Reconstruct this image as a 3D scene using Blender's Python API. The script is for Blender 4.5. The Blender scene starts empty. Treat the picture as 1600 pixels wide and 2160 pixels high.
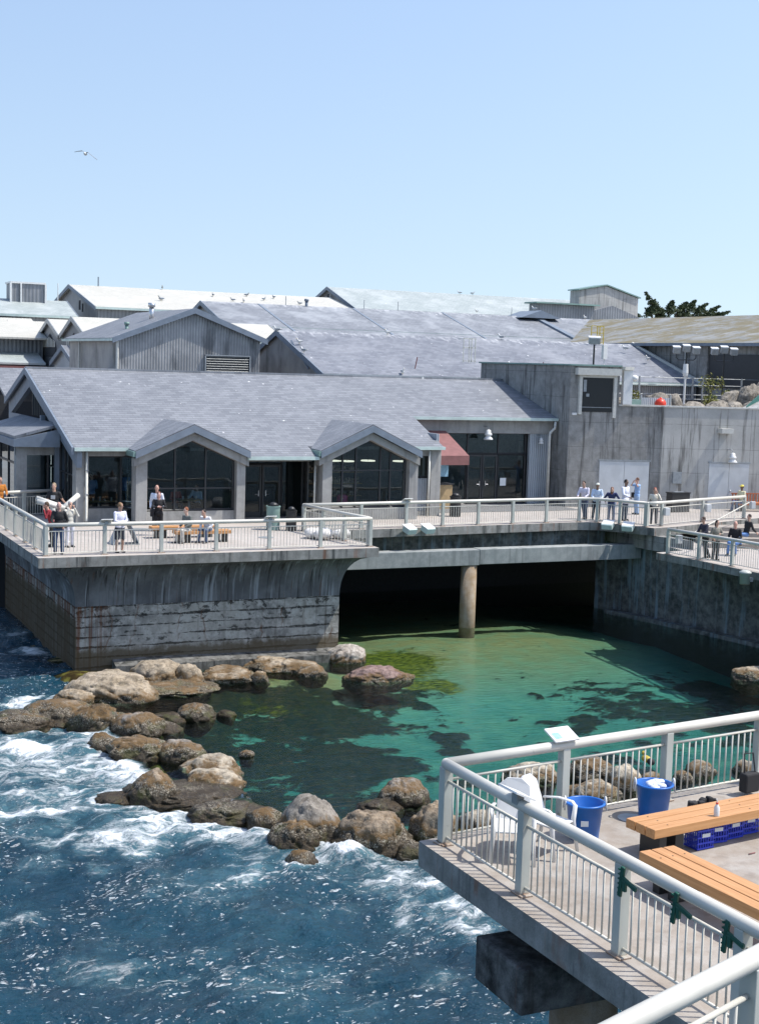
import bpy, bmesh, math, random
import numpy as np
from mathutils import Vector, Matrix, noise as mnoise
R=math.radians; PI=math.pi
random.seed(7)
SC=bpy.context.scene; COL=SC.collection
# ------------------------------------------------------------------ camera
cd=bpy.data.cameras.new('camera'); cam=bpy.data.objects.new('camera',cd); COL.objects.link(cam)
cd.sensor_fit='VERTICAL'; cd.sensor_height=36; cd.sensor_width=26.65; cd.lens=49.5; cd.clip_start=.1; cd.clip_end=6000
M=Matrix(((0.90720817,0.01705321,-0.4203362,0),(-0.41962364,0.10751374,-0.90130838,0),(0.02982172,0.99405733,0.10469327,11.4),(0,0,0,1)))
cam.matrix_world=M; SC.camera=cam
# ------------------------------------------------------------------ sky and sun
SUN=Vector((.55,-.25,1)).normalized()
el=math.asin(SUN.z); az=math.atan2(SUN.x,SUN.y)
W=bpy.data.worlds.new("World"); SC.world=W; W.use_nodes=True
nt=W.node_tree; bg=nt.nodes['Background']
sky=nt.nodes.new('ShaderNodeTexSky'); sky.sky_type='NISHITA'; sky.sun_disc=False
sky.sun_elevation=el; sky.sun_rotation=az; sky.air_density=1.7; sky.dust_density=1.3; sky.ozone_density=2.3; sky.altitude=0
# the band just over the horizon is looked up a little higher: marine air keeps it blue there
tc_=nt.nodes.new('ShaderNodeTexCoord'); sx_=nt.nodes.new('ShaderNodeSeparateXYZ'); cx_=nt.nodes.new('ShaderNodeCombineXYZ'); mr_=nt.nodes.new('ShaderNodeMath'); mr_.operation='MULTIPLY_ADD'; mr_.inputs[1].default_value=.8; mr_.inputs[2].default_value=LIFT=.17
nt.links.new(tc_.outputs['Generated'],sx_.inputs[0]); nt.links.new(sx_.outputs[0],cx_.inputs[0]); nt.links.new(sx_.outputs[1],cx_.inputs[1]); nt.links.new(sx_.outputs[2],mr_.inputs[0]); nt.links.new(mr_.outputs[0],cx_.inputs[2]); nt.links.new(cx_.outputs[0],sky.inputs[0])
tn_=nt.nodes.new('ShaderNodeMix'); tn_.data_type='RGBA'; tn_.blend_type='MULTIPLY'; tn_.inputs[0].default_value=1; tn_.inputs[7].default_value=TINT=(1.0,.95,1.0,1)
nt.links.new(sky.outputs[0],tn_.inputs[6]); nt.links.new(tn_.outputs[2],bg.inputs[0]); bg.inputs[1].default_value=.15
sd=bpy.data.lights.new('sun','SUN'); sd.energy=4.2; sd.angle=R(.55); sd.color=(1,.96,.89)
so=bpy.data.objects.new('sun',sd); COL.objects.link(so); so.location=(30,-20,60)
so.rotation_euler=(-SUN).to_track_quat('-Z','Y').to_euler()
SC.view_settings.view_transform='Standard'; SC.view_settings.look='None'; SC.view_settings.gamma=1; SC.view_settings.exposure=.42
SC.cycles.max_bounces=8; SC.cycles.transparent_max_bounces=16
SC.cycles.caustics_reflective=False; SC.cycles.caustics_refractive=False
# ------------------------------------------------------------------ mesh helpers
class MB:
    def __init__(s): s.v=[]; s.f=[]; s.m=[]; s.cm=0
    def add(s,vs,fs):
        o=len(s.v); s.v+= [tuple(v) for v in vs]
        for f in fs: s.f.append(tuple(i+o for i in f)); s.m.append(s.cm)
        return s
    def box(s,x0,x1,y0,y1,z0,z1):
        return s.add([(x0,y0,z0),(x1,y0,z0),(x1,y1,z0),(x0,y1,z0),(x0,y0,z1),(x1,y0,z1),(x1,y1,z1),(x0,y1,z1)],
          [(0,3,2,1),(4,5,6,7),(0,1,5,4),(1,2,6,5),(2,3,7,6),(3,0,4,7)])
    def obox(s,c,sx,sy,sz,rz=0,rx=0,ry=0):
        m=Matrix.Translation(c)@Matrix.Rotation(rz,4,'Z')@Matrix.Rotation(ry,4,'Y')@Matrix.Rotation(rx,4,'X')
        vs=[m@Vector((a*sx/2,b*sy/2,d*sz/2)) for d in (-1,1) for a,b in ((-1,-1),(1,-1),(1,1),(-1,1))]
        return s.add(vs,[(0,3,2,1),(4,5,6,7),(0,1,5,4),(1,2,6,5),(2,3,7,6),(3,0,4,7)])
    def prism(s,poly,z0,z1):
        n=len(poly); a=sum(poly[i][0]*poly[(i+1)%n][1]-poly[(i+1)%n][0]*poly[i][1] for i in range(n))
        if a<0: poly=poly[::-1]
        zt=(lambda p:z1) if not callable(z1) else z1
        zb=(lambda p:z0) if not callable(z0) else z0
        return s.add([(p[0],p[1],zb(p)) for p in poly]+[(p[0],p[1],zt(p)) for p in poly],
          [tuple(range(n))[::-1],tuple(range(n,2*n))]+[(i,(i+1)%n,n+(i+1)%n,n+i) for i in range(n)])
    def prof(s,pts,a,b,ax='y'):
        # profile (u,z) extruded along x (ax='x': u is y) or along y (u is x)
        n=len(pts)
        def P(u,z,t): return (t,u,z) if ax=='x' else (u,t,z)
        return s.add([P(u,z,a) for u,z in pts]+[P(u,z,b) for u,z in pts],
          [tuple(range(n))[::-1],tuple(range(n,2*n))]+[(i,(i+1)%n,n+(i+1)%n,n+i) for i in range(n)])
    def tube(s,pts,r,n=10,caps=True,flat=1.0):
        pts=[Vector(p) for p in pts]; k=len(pts); rs=r if isinstance(r,(list,tuple)) else [r]*k
        rings=[]; up=None
        for i,p in enumerate(pts):
            if i==0: d=pts[1]-p
            elif i==k-1: d=p-pts[i-1]
            else: d=(pts[i+1]-p).normalized()+(p-pts[i-1]).normalized()
            d.normalize()
            if up is None:
                up=Vector((0,0,1)) if abs(d.z)<.9 else Vector((0,1,0))
            a=d.cross(up); a.normalize(); b=a.cross(d); up=b
            rings.append([p+a*rs[i]*math.cos(2*PI*j/n)+b*rs[i]*flat*math.sin(2*PI*j/n) for j in range(n)])
        vs=[v for q in rings for v in q]; fs=[]
        for i in range(k-1):
            for j in range(n): fs.append((i*n+j,i*n+(j+1)%n,(i+1)*n+(j+1)%n,(i+1)*n+j))
        if caps: fs+=[tuple(range(n)),tuple(range((k-1)*n,k*n))[::-1]]
        return s.add(vs,fs)
    def lathe(s,c,prof,n=20,cap=True,sx=1,sy=1):
        vs=[(c[0]+r*sx*math.cos(2*PI*j/n),c[1]+r*sy*math.sin(2*PI*j/n),c[2]+z) for r,z in prof for j in range(n)]
        fs=[(i*n+j,i*n+(j+1)%n,(i+1)*n+(j+1)%n,(i+1)*n+j) for i in range(len(prof)-1) for j in range(n)]
        if cap: fs+=[tuple(range(n))[::-1],tuple(range((len(prof)-1)*n,len(prof)*n))]
        return s.add(vs,fs)
    def ball(s,c,rx,ry=None,rz=None,n=12,m=8,rot=None):
        ry=ry or rx; rz=rz or rx; c=Vector(c); vs=[]
        for i in range(m+1):
            t=PI*i/m
            for j in range(n):
                p=Vector((rx*math.sin(t)*math.cos(2*PI*j/n),ry*math.sin(t)*math.sin(2*PI*j/n),-rz*math.cos(t)))
                if rot: p=rot@p
                vs.append(c+p)
        return s.add(vs,[(i*n+j,i*n+(j+1)%n,(i+1)*n+(j+1)%n,(i+1)*n+j) for i in range(m) for j in range(n)])
    def quad(s,a,b,c,d): return s.add([a,b,c,d],[(0,1,2,3)])
    def build(s,name,mats,parent=None,loc=None,smooth=False,bevel=0):
        me=bpy.data.meshes.new(name); me.from_pydata(s.v,[],s.f)
        for m in (mats if isinstance(mats,(list,tuple)) else [mats]): me.materials.append(m)
        if any(s.m): me.polygons.foreach_set('material_index',s.m)
        bm=bmesh.new(); bm.from_mesh(me); bmesh.ops.recalc_face_normals(bm,faces=bm.faces); bm.to_mesh(me); bm.free()
        if smooth: me.polygons.foreach_set('use_smooth',[True]*len(me.polygons))
        me.update()
        o=bpy.data.objects.new(name,me); COL.objects.link(o)
        if loc: o.location=loc
        if parent: o.parent=parent
        if bevel:
            b=o.modifiers.new('b','BEVEL'); b.width=bevel; b.segments=2; b.limit_method='ANGLE'
        if smooth=='auto' : pass
        return o
def tag(o,label,cat,group=None):
    o['label']=label; o['category']=cat
    if group: o['group']=group
    return o
def struct(o,kind='structure'): o['kind']=kind; return o
def thing(name,label,cat,loc=(0,0,0),rz=0,group=None):
    o=bpy.data.objects.new(name,None); COL.objects.link(o); o.location=loc; o.rotation_euler=(0,0,rz); o.empty_display_size=.2
    return tag(o,label,cat,group)
def dup(root,loc,rz,label,group=None):
    r=root.copy(); COL.objects.link(r); r.location=loc; r.rotation_euler=(0,0,rz); r['label']=label
    if group: r['group']=group
    def rec(a,b):
        for ch in list(a.children):
            c=ch.copy(); COL.objects.link(c); c.parent=b; rec(ch,c)
    rec(root,r); return r
# ------------------------------------------------------------------ materials
def nodes(name):
    m=bpy.data.materials.new(name); m.use_nodes=True; t=m.node_tree; b=t.nodes['Principled BSDF']; return m,t,b
def N(t,typ,**k):
    n=t.nodes.new('ShaderNode'+typ)
    for a,v in k.items():
        if a.startswith('i_'): 
            key=a[2:]; key=int(key) if key.isdigit() else key.replace('_',' ')
            n.inputs[key].default_value=v
        else: setattr(n,a,v)
    return n
def L(t,a,b): t.links.new(a,b)
def col4(c): return (c[0],c[1],c[2],1)
def ramp(t,fac,stops):
    n=t.nodes.new('ShaderNodeValToRGB'); e=n.color_ramp.elements
    while len(e)<len(stops): e.new(.5)
    for q,(p,c) in zip(e,stops): q.position=p; q.color=col4(c) if len(c)==3 else c
    L(t,fac,n.inputs[0]); return n.outputs[0]
def mixc(t,fac,a,b,mode='MIX'):
    n=t.nodes.new('ShaderNodeMix'); n.data_type='RGBA'; n.blend_type=mode
    for s,v in ((0,fac),(6,a),(7,b)):
        if hasattr(v,'is_output') or isinstance(v,bpy.types.NodeSocket): L(t,v,n.inputs[s])
        else: n.inputs[s].default_value=(v if s==0 else col4(v))
    return n.outputs[2]
def math_(t,op,a,b=None,c=None,clamp=False):
    n=t.nodes.new('ShaderNodeMath'); n.operation=op; n.use_clamp=clamp
    for i,v in enumerate((a,b,c)):
        if v is None: continue
        if isinstance(v,bpy.types.NodeSocket): L(t,v,n.inputs[i])
        else: n.inputs[i].default_value=v
    return n.outputs[0]
def sstep(t,v,a,b):
    n=t.nodes.new('ShaderNodeMapRange'); n.interpolation_type='SMOOTHSTEP'; L(t,v,n.inputs[0]); n.inputs[1].default_value=a; n.inputs[2].default_value=b; return n.outputs[0]
def pos(t,scale=(1,1,1),obj=False,rot=None):
    if obj: src=N(t,'TexCoord').outputs['Object']
    else: src=N(t,'NewGeometry').outputs['Position']
    mp=N(t,'Mapping'); mp.inputs['Scale'].default_value=scale
    if rot: mp.inputs['Rotation'].default_value=rot
    L(t,src,mp.inputs[0]); return mp.outputs[0]
def nz(t,vec,scale,detail=4,rough=.55,dist=0):
    n=N(t,'TexNoise'); n.inputs['Scale'].default_value=scale; n.inputs['Detail'].default_value=detail; n.inputs['Roughness'].default_value=rough; n.inputs['Distortion'].default_value=dist
    L(t,vec,n.inputs['Vector']); return n.outputs[0]
def bump(t,b,h,strength=.3,dist=.02):
    n=N(t,'Bump'); n.inputs['Strength'].default_value=strength; n.inputs['Distance'].default_value=dist; L(t,h,n.inputs['Height']); L(t,n.outputs[0],b.inputs['Normal'])
def plain(name,c,rough=.6,metal=0,var=.12,scale=6,bmp=0,obj=True,spec=.5):
    m,t,b=nodes(name); v=nz(t,pos(t,obj=obj),scale,4)
    L(t,mixc(t,sstep(t,v,.3,.7),[x*(1-var) for x in c],[min(1,x*(1+var)) for x in c]),b.inputs['Base Color'])
    b.inputs['Roughness'].default_value=rough; b.inputs['Metallic'].default_value=metal; b.inputs['Specular IOR Level'].default_value=spec
    if bmp: bump(t,b,v,bmp,.01)
    return m
def concrete(name,c1,c2,streak=(.1,.1,.09),sam=.5,rust=0,courses=0,lines=0,bmp=.25,dark=None,obj=False,fine=40):
    m,t,b=nodes(name)
    p=pos(t,obj=obj); big=nz(t,p,.45,6,.6); med=nz(t,p,3,6,.65); fi=nz(t,p,fine,3,.7)
    c=mixc(t,sstep(t,big,.35,.68),c1,c2); c=mixc(t,sstep(t,med,.3,.75),c,mixc(t,.35,c,(.5,.5,.48)))
    c=mixc(t,math_(t,'MULTIPLY',sstep(t,fi,.45,.75),.35),c,[x*.55 for x in c1])
    st=nz(t,pos(t,(2.2,2.2,.16),obj),1.6,6,.62,.2)
    c=mixc(t,math_(t,'MULTIPLY',sstep(t,st,.5,.68),sam),c,streak)
    h=fi
    if courses or lines:
        geo=N(t,'NewGeometry') if not obj else N(t,'TexCoord'); src=geo.outputs['Position'] if not obj else geo.outputs['Object']
        sp=N(t,'SeparateXYZ'); L(t,src,sp.inputs[0])
        cb=N(t,'CombineXYZ'); L(t,math_(t,'ADD',math_(t,'ADD',sp.outputs[0],sp.outputs[1]),math_(t,'MULTIPLY',nz(t,p,.9,3),2.5 if courses else 0)),cb.inputs[0]); L(t,math_(t,'ADD',sp.outputs[2],math_(t,'MULTIPLY',math_(t,'SUBTRACT',nz(t,p,1.1,5),.5),.42 if courses else .1)),cb.inputs[1])
        br=N(t,'TexBrick'); L(t,cb.outputs[0],br.inputs['Vector']); br.inputs['Scale'].default_value=1
        br.inputs['Brick Width'].default_value=4.6 if courses else 2.6; br.inputs['Row Height'].default_value=.42 if courses else lines
        br.inputs['Mortar Size'].default_value=.035 if courses else .012; br.inputs['Mortar Smooth'].default_value=.6
        if not courses: br.offset=0
        brk=sstep(t,nz(t,p,1.7,5,.6),.38,.55) if courses else sstep(t,nz(t,p,1.1,4),.3,.5)
        if courses: brk=math_(t,'MULTIPLY',brk,sstep(t,nz(t,pos(t,(.6,.6,5)),1.3,4,.6),.36,.52))
        f=math_(t,'MULTIPLY',br.outputs['Fac'],brk)
        c=mixc(t,math_(t,'MULTIPLY',f,.92 if courses else .55),c,(.012,.012,.012))
        h=math_(t,'SUBTRACT',fi,math_(t,'MULTIPLY',f,2.5))
        if courses:
            spot=nz(t,pos(t,(1,1,2.2)),1.7,8,.74,.8); c=mixc(t,math_(t,'MULTIPLY',sstep(t,spot,.55,.61),.9),c,(.015,.016,.016))
    if rust:
        r1=nz(t,pos(t,(2.4,2.4,.07),obj),1.3,4,.6); r2=nz(t,p,1.1,3)
        f=math_(t,'MULTIPLY',sstep(t,r1,.57,.66),sstep(t,r2,.42,.6)); c=mixc(t,math_(t,'MULTIPLY',f,rust),c,(.2,.075,.03))
    if dark:  # tide stain: a band of dark growth below a height
        sp=N(t,'SeparateXYZ'); L(t,p,sp.inputs[0]); zz=math_(t,'ADD',sp.outputs[2],math_(t,'MULTIPLY',nz(t,p,1.5,5),.8))
        c=mixc(t,sstep(t,zz,dark[1],dark[0]),c,(.07,.06,.045))
    L(t,c,b.inputs['Base Color']); b.inputs['Roughness'].default_value=.88; b.inputs['Specular IOR Level'].default_value=.25
    bump(t,b,h,bmp,.02); return m
def slate(name,c1,c2,ax='x',drop=(.75,.75,.75),row=.25,lichen=None,white=.35,ridge=None):
    m,t,b=nodes(name); g=N(t,'NewGeometry'); sp=N(t,'SeparateXYZ'); L(t,g.outputs['Position'],sp.inputs[0]); cb=N(t,'CombineXYZ')
    a,bb=(0,1) if ax=='x' else (1,0)
    L(t,sp.outputs[a],cb.inputs[0]); L(t,sp.outputs[bb],cb.inputs[1])
    br=N(t,'TexBrick'); L(t,cb.outputs[0],br.inputs['Vector']); br.inputs['Scale'].default_value=1; br.inputs['Brick Width'].default_value=.36;  br.inputs['Row Height'].default_value=row
    br.inputs['Mortar Size'].default_value=.006; br.inputs['Mortar Smooth'].default_value=.3
    br.inputs['Color1'].default_value=col4(c1); br.inputs['Color2'].default_value=col4(c2); br.inputs['Mortar'].default_value=col4([x*.42 for x in c1])
    p=pos(t); c=br.outputs[0]
    fr_=math_(t,'FRACT',math_(t,'MULTIPLY',sp.outputs[bb],1/row)); c=mixc(t,math_(t,'MULTIPLY',sstep(t,fr_,.28,.0),.7),c,[x*.35 for x in c1])
    big=nz(t,p,.35,5,.65); c=mixc(t,math_(t,'MULTIPLY',sstep(t,big,.42,.7),white),c,drop)
    if lichen: 
        l=nz(t,pos(t,(1,1,1)),.6,7,.7); c=mixc(t,math_(t,'MULTIPLY',sstep(t,l,.4,.58),.85),c,lichen)
    if ridge:
        dr=math_(t,'ABSOLUTE',math_(t,'SUBTRACT',sp.outputs[1],ridge)); rn=nz(t,pos(t,(2.5,.8,1)),1.5,6,.7); c=mixc(t,math_(t,'MULTIPLY',sstep(t,math_(t,'ADD',math_(t,'MULTIPLY',dr,-.16),rn),.38,.68),.75),c,(.5,.51,.52))
    sv=pos(t,(5,1.2,1.2) if ax=='x' else (1.2,5,1.2)); s1=nz(t,sv,1.6,3,.5); c=mixc(t,math_(t,'MULTIPLY',sstep(t,s1,.68,.74),.6),c,drop)
    vo=N(t,'TexVoronoi'); vo.inputs['Scale'].default_value=2.6; L(t,pos(t,(1,.7,1)),vo.inputs['Vector'])
    th=math_(t,'MULTIPLY',sstep(t,nz(t,p,1.3,3),.46,.78),.19); f=math_(t,'LESS_THAN',vo.outputs['Distance'],th)
    c=mixc(t,math_(t,'MULTIPLY',f,.8),c,(.72,.72,.7))
    L(t,c,b.inputs['Base Color']); b.inputs['Roughness'].default_value=.62; b.inputs['Specular IOR Level'].default_value=.5
    h=math_(t,'ADD',br.outputs['Fac'],math_(t,'MULTIPLY',nz(t,p,9,3),-.6)); bump(t,b,h,-.5,.03); return m
def corrugated(name,c1,c2,per=.16,stain=(.05,.055,.06),sam=.75):
    m,t,b=nodes(name); g=N(t,'NewGeometry'); sp=N(t,'SeparateXYZ'); L(t,g.outputs['Position'],sp.inputs[0])
    u=math_(t,'MULTIPLY',math_(t,'ADD',sp.outputs[0],sp.outputs[1]),2*PI/per); w=math_(t,'MULTIPLY_ADD',math_(t,'SINE',u),.5,.5)
    p=pos(t); c=mixc(t,sstep(t,nz(t,p,.8,5),.3,.7),c1,c2)
    c=mixc(t,math_(t,'MULTIPLY',w,.35),c,[x*.35 for x in c1])
    s=nz(t,pos(t,(1,1,.25)),.8,6,.6); c=mixc(t,math_(t,'MULTIPLY',sstep(t,s,.54,.7),sam),c,stain)
    L(t,c,b.inputs['Base Color']); b.inputs['Roughness'].default_value=.5; b.inputs['Metallic'].default_value=.25; bump(t,b,w,.8,.03); return m
def glass(name,tint=(.35,.4,.4),refl=1.0):
    m=bpy.data.materials.new(name); m.use_nodes=True; t=m.node_tree; t.nodes.remove(t.nodes['Principled BSDF'])
    tr=N(t,'BsdfTransparent'); tr.inputs[0].default_value=col4(tint); gl=N(t,'BsdfGlossy'); gl.inputs['Roughness'].default_value=.015; gl.inputs['Color'].default_value=(.85,.95,1,1)
    fr=N(t,'Fresnel'); fr.inputs[0].default_value=1.55
    nb=N(t,'Bump'); nb.inputs['Strength'].default_value=.05; nb.inputs['Distance'].default_value=.05; L(t,nz(t,pos(t),1.2,2),nb.inputs['Height']); L(t,nb.outputs[0],gl.inputs['Normal'])
    mx=N(t,'MixShader'); L(t,math_(t,'MULTIPLY',fr.outputs[0],refl,clamp=True),mx.inputs[0]); L(t,tr.outputs[0],mx.inputs[1]); L(t,gl.outputs[0],mx.inputs[2]); L(t,mx.outputs[0],t.nodes['Material Output'].inputs[0]); return m
def seawall(name):
    # board-marked weathered concrete: lift lines, rust weeps, dark growth, tide band
    m,t,b=nodes(name); p=pos(t); sp=N(t,'SeparateXYZ'); L(t,p,sp.inputs[0]); u=math_(t,'ADD',sp.outputs[0],sp.outputs[1]); z=sp.outputs[2]
    n0=nz(t,p,.6,5,.6); n1=nz(t,p,2.4,6,.65); n2=nz(t,p,9,6,.7); n3=nz(t,p,45,3,.7)
    c=mixc(t,sstep(t,n0,.35,.65),(.2,.2,.185),(.36,.35,.31)); c=mixc(t,sstep(t,n1,.4,.7),c,(.43,.425,.39)); c=mixc(t,math_(t,'MULTIPLY',sstep(t,n2,.5,.72),.5),c,(.1,.1,.09))
    zz=math_(t,'ADD',z,math_(t,'MULTIPLY',math_(t,'SUBTRACT',n1,.5),.07)); f=math_(t,'FRACT',math_(t,'MULTIPLY',zz,1/.37)); d=math_(t,'ABSOLUTE',math_(t,'SUBTRACT',f,.5))
    wid=math_(t,'MULTIPLY',sstep(t,nz(t,pos(t,(.7,.7,3)),1.1,6,.7),.36,.66),.16); line=math_(t,'LESS_THAN',d,wid); line=math_(t,'MULTIPLY',line,sstep(t,n2,.33,.5))
    c=mixc(t,math_(t,'MULTIPLY',line,.85),c,(.02,.021,.02))
    bl=nz(t,pos(t,(1,1,1.5)),2.1,9,.72,.5); lvl=math_(t,'MULTIPLY_ADD',z,.05,.0); c=mixc(t,math_(t,'MULTIPLY',sstep(t,math_(t,'ADD',bl,lvl),.63,.70),.85),c,(.022,.022,.02))
    fu=math_(t,'FRACT',math_(t,'MULTIPLY',math_(t,'ADD',u,math_(t,'MULTIPLY',n0,1.3)),1/.97)); du=math_(t,'ABSOLUTE',math_(t,'SUBTRACT',fu,.5)); ru=math_(t,'MULTIPLY',math_(t,'LESS_THAN',du,math_(t,'MULTIPLY',n2,.06)),sstep(t,nz(t,pos(t,(1,1,.6)),1.3,5,.6),.42,.58))
    c=mixc(t,math_(t,'MULTIPLY',ru,.5),c,(.12,.05,.02)); rz=sstep(t,nz(t,pos(t,(5,5,.12)),1.1,4,.6),.42,.56); cor=sstep(t,sp.outputs[0],12.6,11.9)
    c=mixc(t,math_(t,'MULTIPLY',math_(t,'MULTIPLY',rz,cor),.8),c,(.13,.045,.015))
    c=mixc(t,math_(t,'MULTIPLY',sstep(t,nz(t,pos(t,(3,3,.1)),1.2,5,.6),.58,.7),.55),c,(.06,.045,.03))
    lim=math_(t,'MULTIPLY_ADD',sstep(t,sp.outputs[0],11.32,11.26),1.15,.95); band=sstep(t,math_(t,'SUBTRACT',math_(t,'ADD',z,math_(t,'MULTIPLY',n1,.5)),lim),.3,.0); c=mixc(t,math_(t,'MULTIPLY',band,.85),c,(.085,.065,.036))
    L(t,c,b.inputs['Base Color']); b.inputs['Roughness'].default_value=.9; b.inputs['Specular IOR Level'].default_value=.2
    h=math_(t,'ADD',math_(t,'MULTIPLY',n2,.8),math_(t,'MULTIPLY',line,-1.0)); bump(t,b,math_(t,'ADD',h,math_(t,'MULTIPLY',n3,.4)),.8,.03); return m
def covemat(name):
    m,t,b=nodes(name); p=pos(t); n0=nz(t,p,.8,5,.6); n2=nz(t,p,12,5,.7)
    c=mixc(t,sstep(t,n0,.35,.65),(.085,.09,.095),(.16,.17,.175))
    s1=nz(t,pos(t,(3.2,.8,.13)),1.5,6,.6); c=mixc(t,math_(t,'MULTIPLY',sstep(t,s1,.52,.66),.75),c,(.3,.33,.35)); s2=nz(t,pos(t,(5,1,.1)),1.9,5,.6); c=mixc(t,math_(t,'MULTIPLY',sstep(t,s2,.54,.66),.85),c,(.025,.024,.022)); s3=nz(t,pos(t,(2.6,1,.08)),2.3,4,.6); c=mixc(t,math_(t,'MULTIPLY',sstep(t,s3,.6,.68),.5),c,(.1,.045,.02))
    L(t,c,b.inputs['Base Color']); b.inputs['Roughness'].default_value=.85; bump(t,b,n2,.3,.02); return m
MT={}
MT['rail']=plain('painted_rail',(.56,.54,.475),.38,0,.06,5,.05)
MT['railpost']=plain('painted_post',(.44,.455,.41),.45,0,.08,4,.05)
def railmat(name,c,rust=.8):
    m,t,b=nodes(name); p=pos(t,obj=True); w=pos(t); sp=N(t,'SeparateXYZ'); L(t,p,sp.inputs[0]); n=nz(t,w,9,6,.7); n2=nz(t,w,1.5,4)
    cc=mixc(t,sstep(t,n2,.3,.7),[x*.9 for x in c],[x*1.06 for x in c]); cc=mixc(t,math_(t,'MULTIPLY',sstep(t,n,.62,.7),.5),cc,[x*.55 for x in c])
    if rust: cc=mixc(t,math_(t,'MULTIPLY',sstep(t,math_(t,'ADD',sp.outputs[2],math_(t,'MULTIPLY',n,-.13)),.0,-.07),rust),cc,(.24,.1,.035))
    L(t,cc,b.inputs['Base Color']); b.inputs['Roughness'].default_value=.42; bump(t,b,n,.08,.004); return m
MT['railpost']=railmat('painted_post',(.44,.455,.41)); MT['rail']=railmat('painted_rail',(.56,.54,.475),0)
MT['deck']=concrete('deck_concrete',(.36,.32,.285),(.43,.385,.345),(.26,.23,.21),.25,bmp=.1)
MT['fgdeck']=concrete('near_deck_concrete',(.26,.222,.185),(.34,.295,.25),(.16,.135,.115),.35,bmp=.15,fine=60)
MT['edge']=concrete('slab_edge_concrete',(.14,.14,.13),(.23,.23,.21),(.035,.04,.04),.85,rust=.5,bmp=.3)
MT['cove']=concrete('cove_concrete',(.12,.13,.14),(.2,.215,.22),(.03,.033,.035),.95,rust=.45,bmp=.3)
MT['pier']=concrete('sea_wall_concrete',(.19,.215,.225),(.36,.375,.37),(.04,.037,.033),.8,rust=.95,courses=1,bmp=.7,dark=(.2,1.5))
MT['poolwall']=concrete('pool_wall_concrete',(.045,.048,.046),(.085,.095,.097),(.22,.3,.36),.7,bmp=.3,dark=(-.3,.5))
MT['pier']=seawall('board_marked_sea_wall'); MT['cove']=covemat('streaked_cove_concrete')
MT['beam']=concrete('beam_concrete',(.2,.22,.22),(.3,.32,.31),(.14,.15,.15),.6,bmp=.2)
MT['wall']=concrete('cast_concrete_wall',(.19,.187,.178),(.29,.285,.268),(.065,.063,.058),.8,lines=1.25,bmp=.25)
MT['wall2']=concrete('pale_concrete_wall',(.35,.345,.325),(.48,.47,.44),(.13,.125,.115),.85,lines=1.25,bmp=.25)
MT['col']=concrete('column_concrete',(.24,.237,.225),(.35,.345,.33),(.17,.17,.17),.5,bmp=.2)
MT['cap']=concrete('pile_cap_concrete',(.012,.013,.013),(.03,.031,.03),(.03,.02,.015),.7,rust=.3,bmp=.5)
MT['pile']=concrete('pile_concrete',(.22,.16,.1),(.32,.25,.17),(.12,.1,.07),.5,bmp=.4)
MT['slate']=slate('slate_roof',(.148,.157,.174),(.215,.226,.243),white=.22,drop=(.3,.31,.33))
MT['slate_r1']=slate('slate_roof_spattered',(.13,.14,.165),(.2,.213,.24),white=.35,drop=(.34,.35,.37),ridge=79.6); MT['slate_r2']=slate('old_slate_roof_spattered',(.16,.172,.19),(.22,.233,.255),white=.5,drop=(.4,.42,.44),ridge=104.0)
MT['slate2']=slate('weathered_slate_roof',(.16,.172,.19),(.22,.233,.255),white=.5,drop=(.4,.42,.44))
MT['slate_y']=slate('mossy_slate_roof',(.19,.195,.185),(.25,.25,.235),ax='y',white=.4,drop=(.36,.35,.32),lichen=(.15,.115,.035))
MT['white_roof']=slate('whitewashed_roof',(.46,.45,.395),(.51,.495,.44),white=.5,drop=(.54,.53,.48))
MT['pale_roof']=slate('pale_green_grey_roof',(.29,.33,.325),(.35,.39,.38),white=.6,drop=(.45,.48,.47))
MT['corr']=corrugated('corrugated_siding',(.25,.255,.26),(.4,.4,.4))
MT['siding']=corrugated('grey_siding',(.2,.21,.225),(.27,.28,.295),.3,sam=.3)
MT['panel']=corrugated('blue_grey_panel',(.38,.42,.46),(.46,.5,.54),.12,sam=.15)
MT['trim']=plain('painted_trim',(.165,.2,.245),.6,0,.1,3)
MT['copper']=plain('green_copper_edge',(.2,.3,.27),.6,.2,.15,2)
MT['gutter']=plain('pale_green_gutter',(.45,.55,.52),.5,0,.1,2)
MT['darkmetal']=plain('dark_window_frame',(.025,.027,.03),.5)
MT['blackmetal']=plain('black_metal',(.02,.02,.02),.45)
MT['greymetal']=plain('grey_metal',(.3,.32,.33),.45,.3)
MT['whitepaint']=plain('white_paint',(.68,.68,.66),.4,0,.05)
MT['offwhite']=plain('offwhite_paint',(.55,.54,.49),.45,0,.08)
MT['door']=plain('grey_door_paint',(.5,.52,.53),.5,0,.07,2)
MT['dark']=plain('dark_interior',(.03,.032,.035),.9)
MT['room']=plain('dim_room_wall',(.16,.16,.16),.9)
MT['steel']=plain('brushed_steel',(.6,.6,.6),.3,.9)
MT['glass']=glass('window_glass',(.5,.6,.6),.9)
MT['glass2']=glass('sky_reflecting_glass',(.05,.1,.16),1.0)
MT['awn']=plain('maroon_awning_cloth',(.21,.095,.09),.85,0,.1,4)
MT['blue']=plain('blue_plastic',(.01,.115,.42),.35,0,.05)
MT['crate']=plain('blue_crate_plastic',(.025,.05,.5),.4,0,.05)
MT['whitepl']=plain('white_plastic',(.62,.62,.61),.35,0,.04)
MT['greenpl']=plain('green_plastic',(.006,.07,.045),.45,0,.1)
MT['black']=plain('black_cloth',(.015,.015,.017),.8)
MT['red']=plain('red_plastic',(.6,.04,.015),.4)
MT['yellow']=plain('yellow_paint',(.5,.38,.05),.5)
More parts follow.
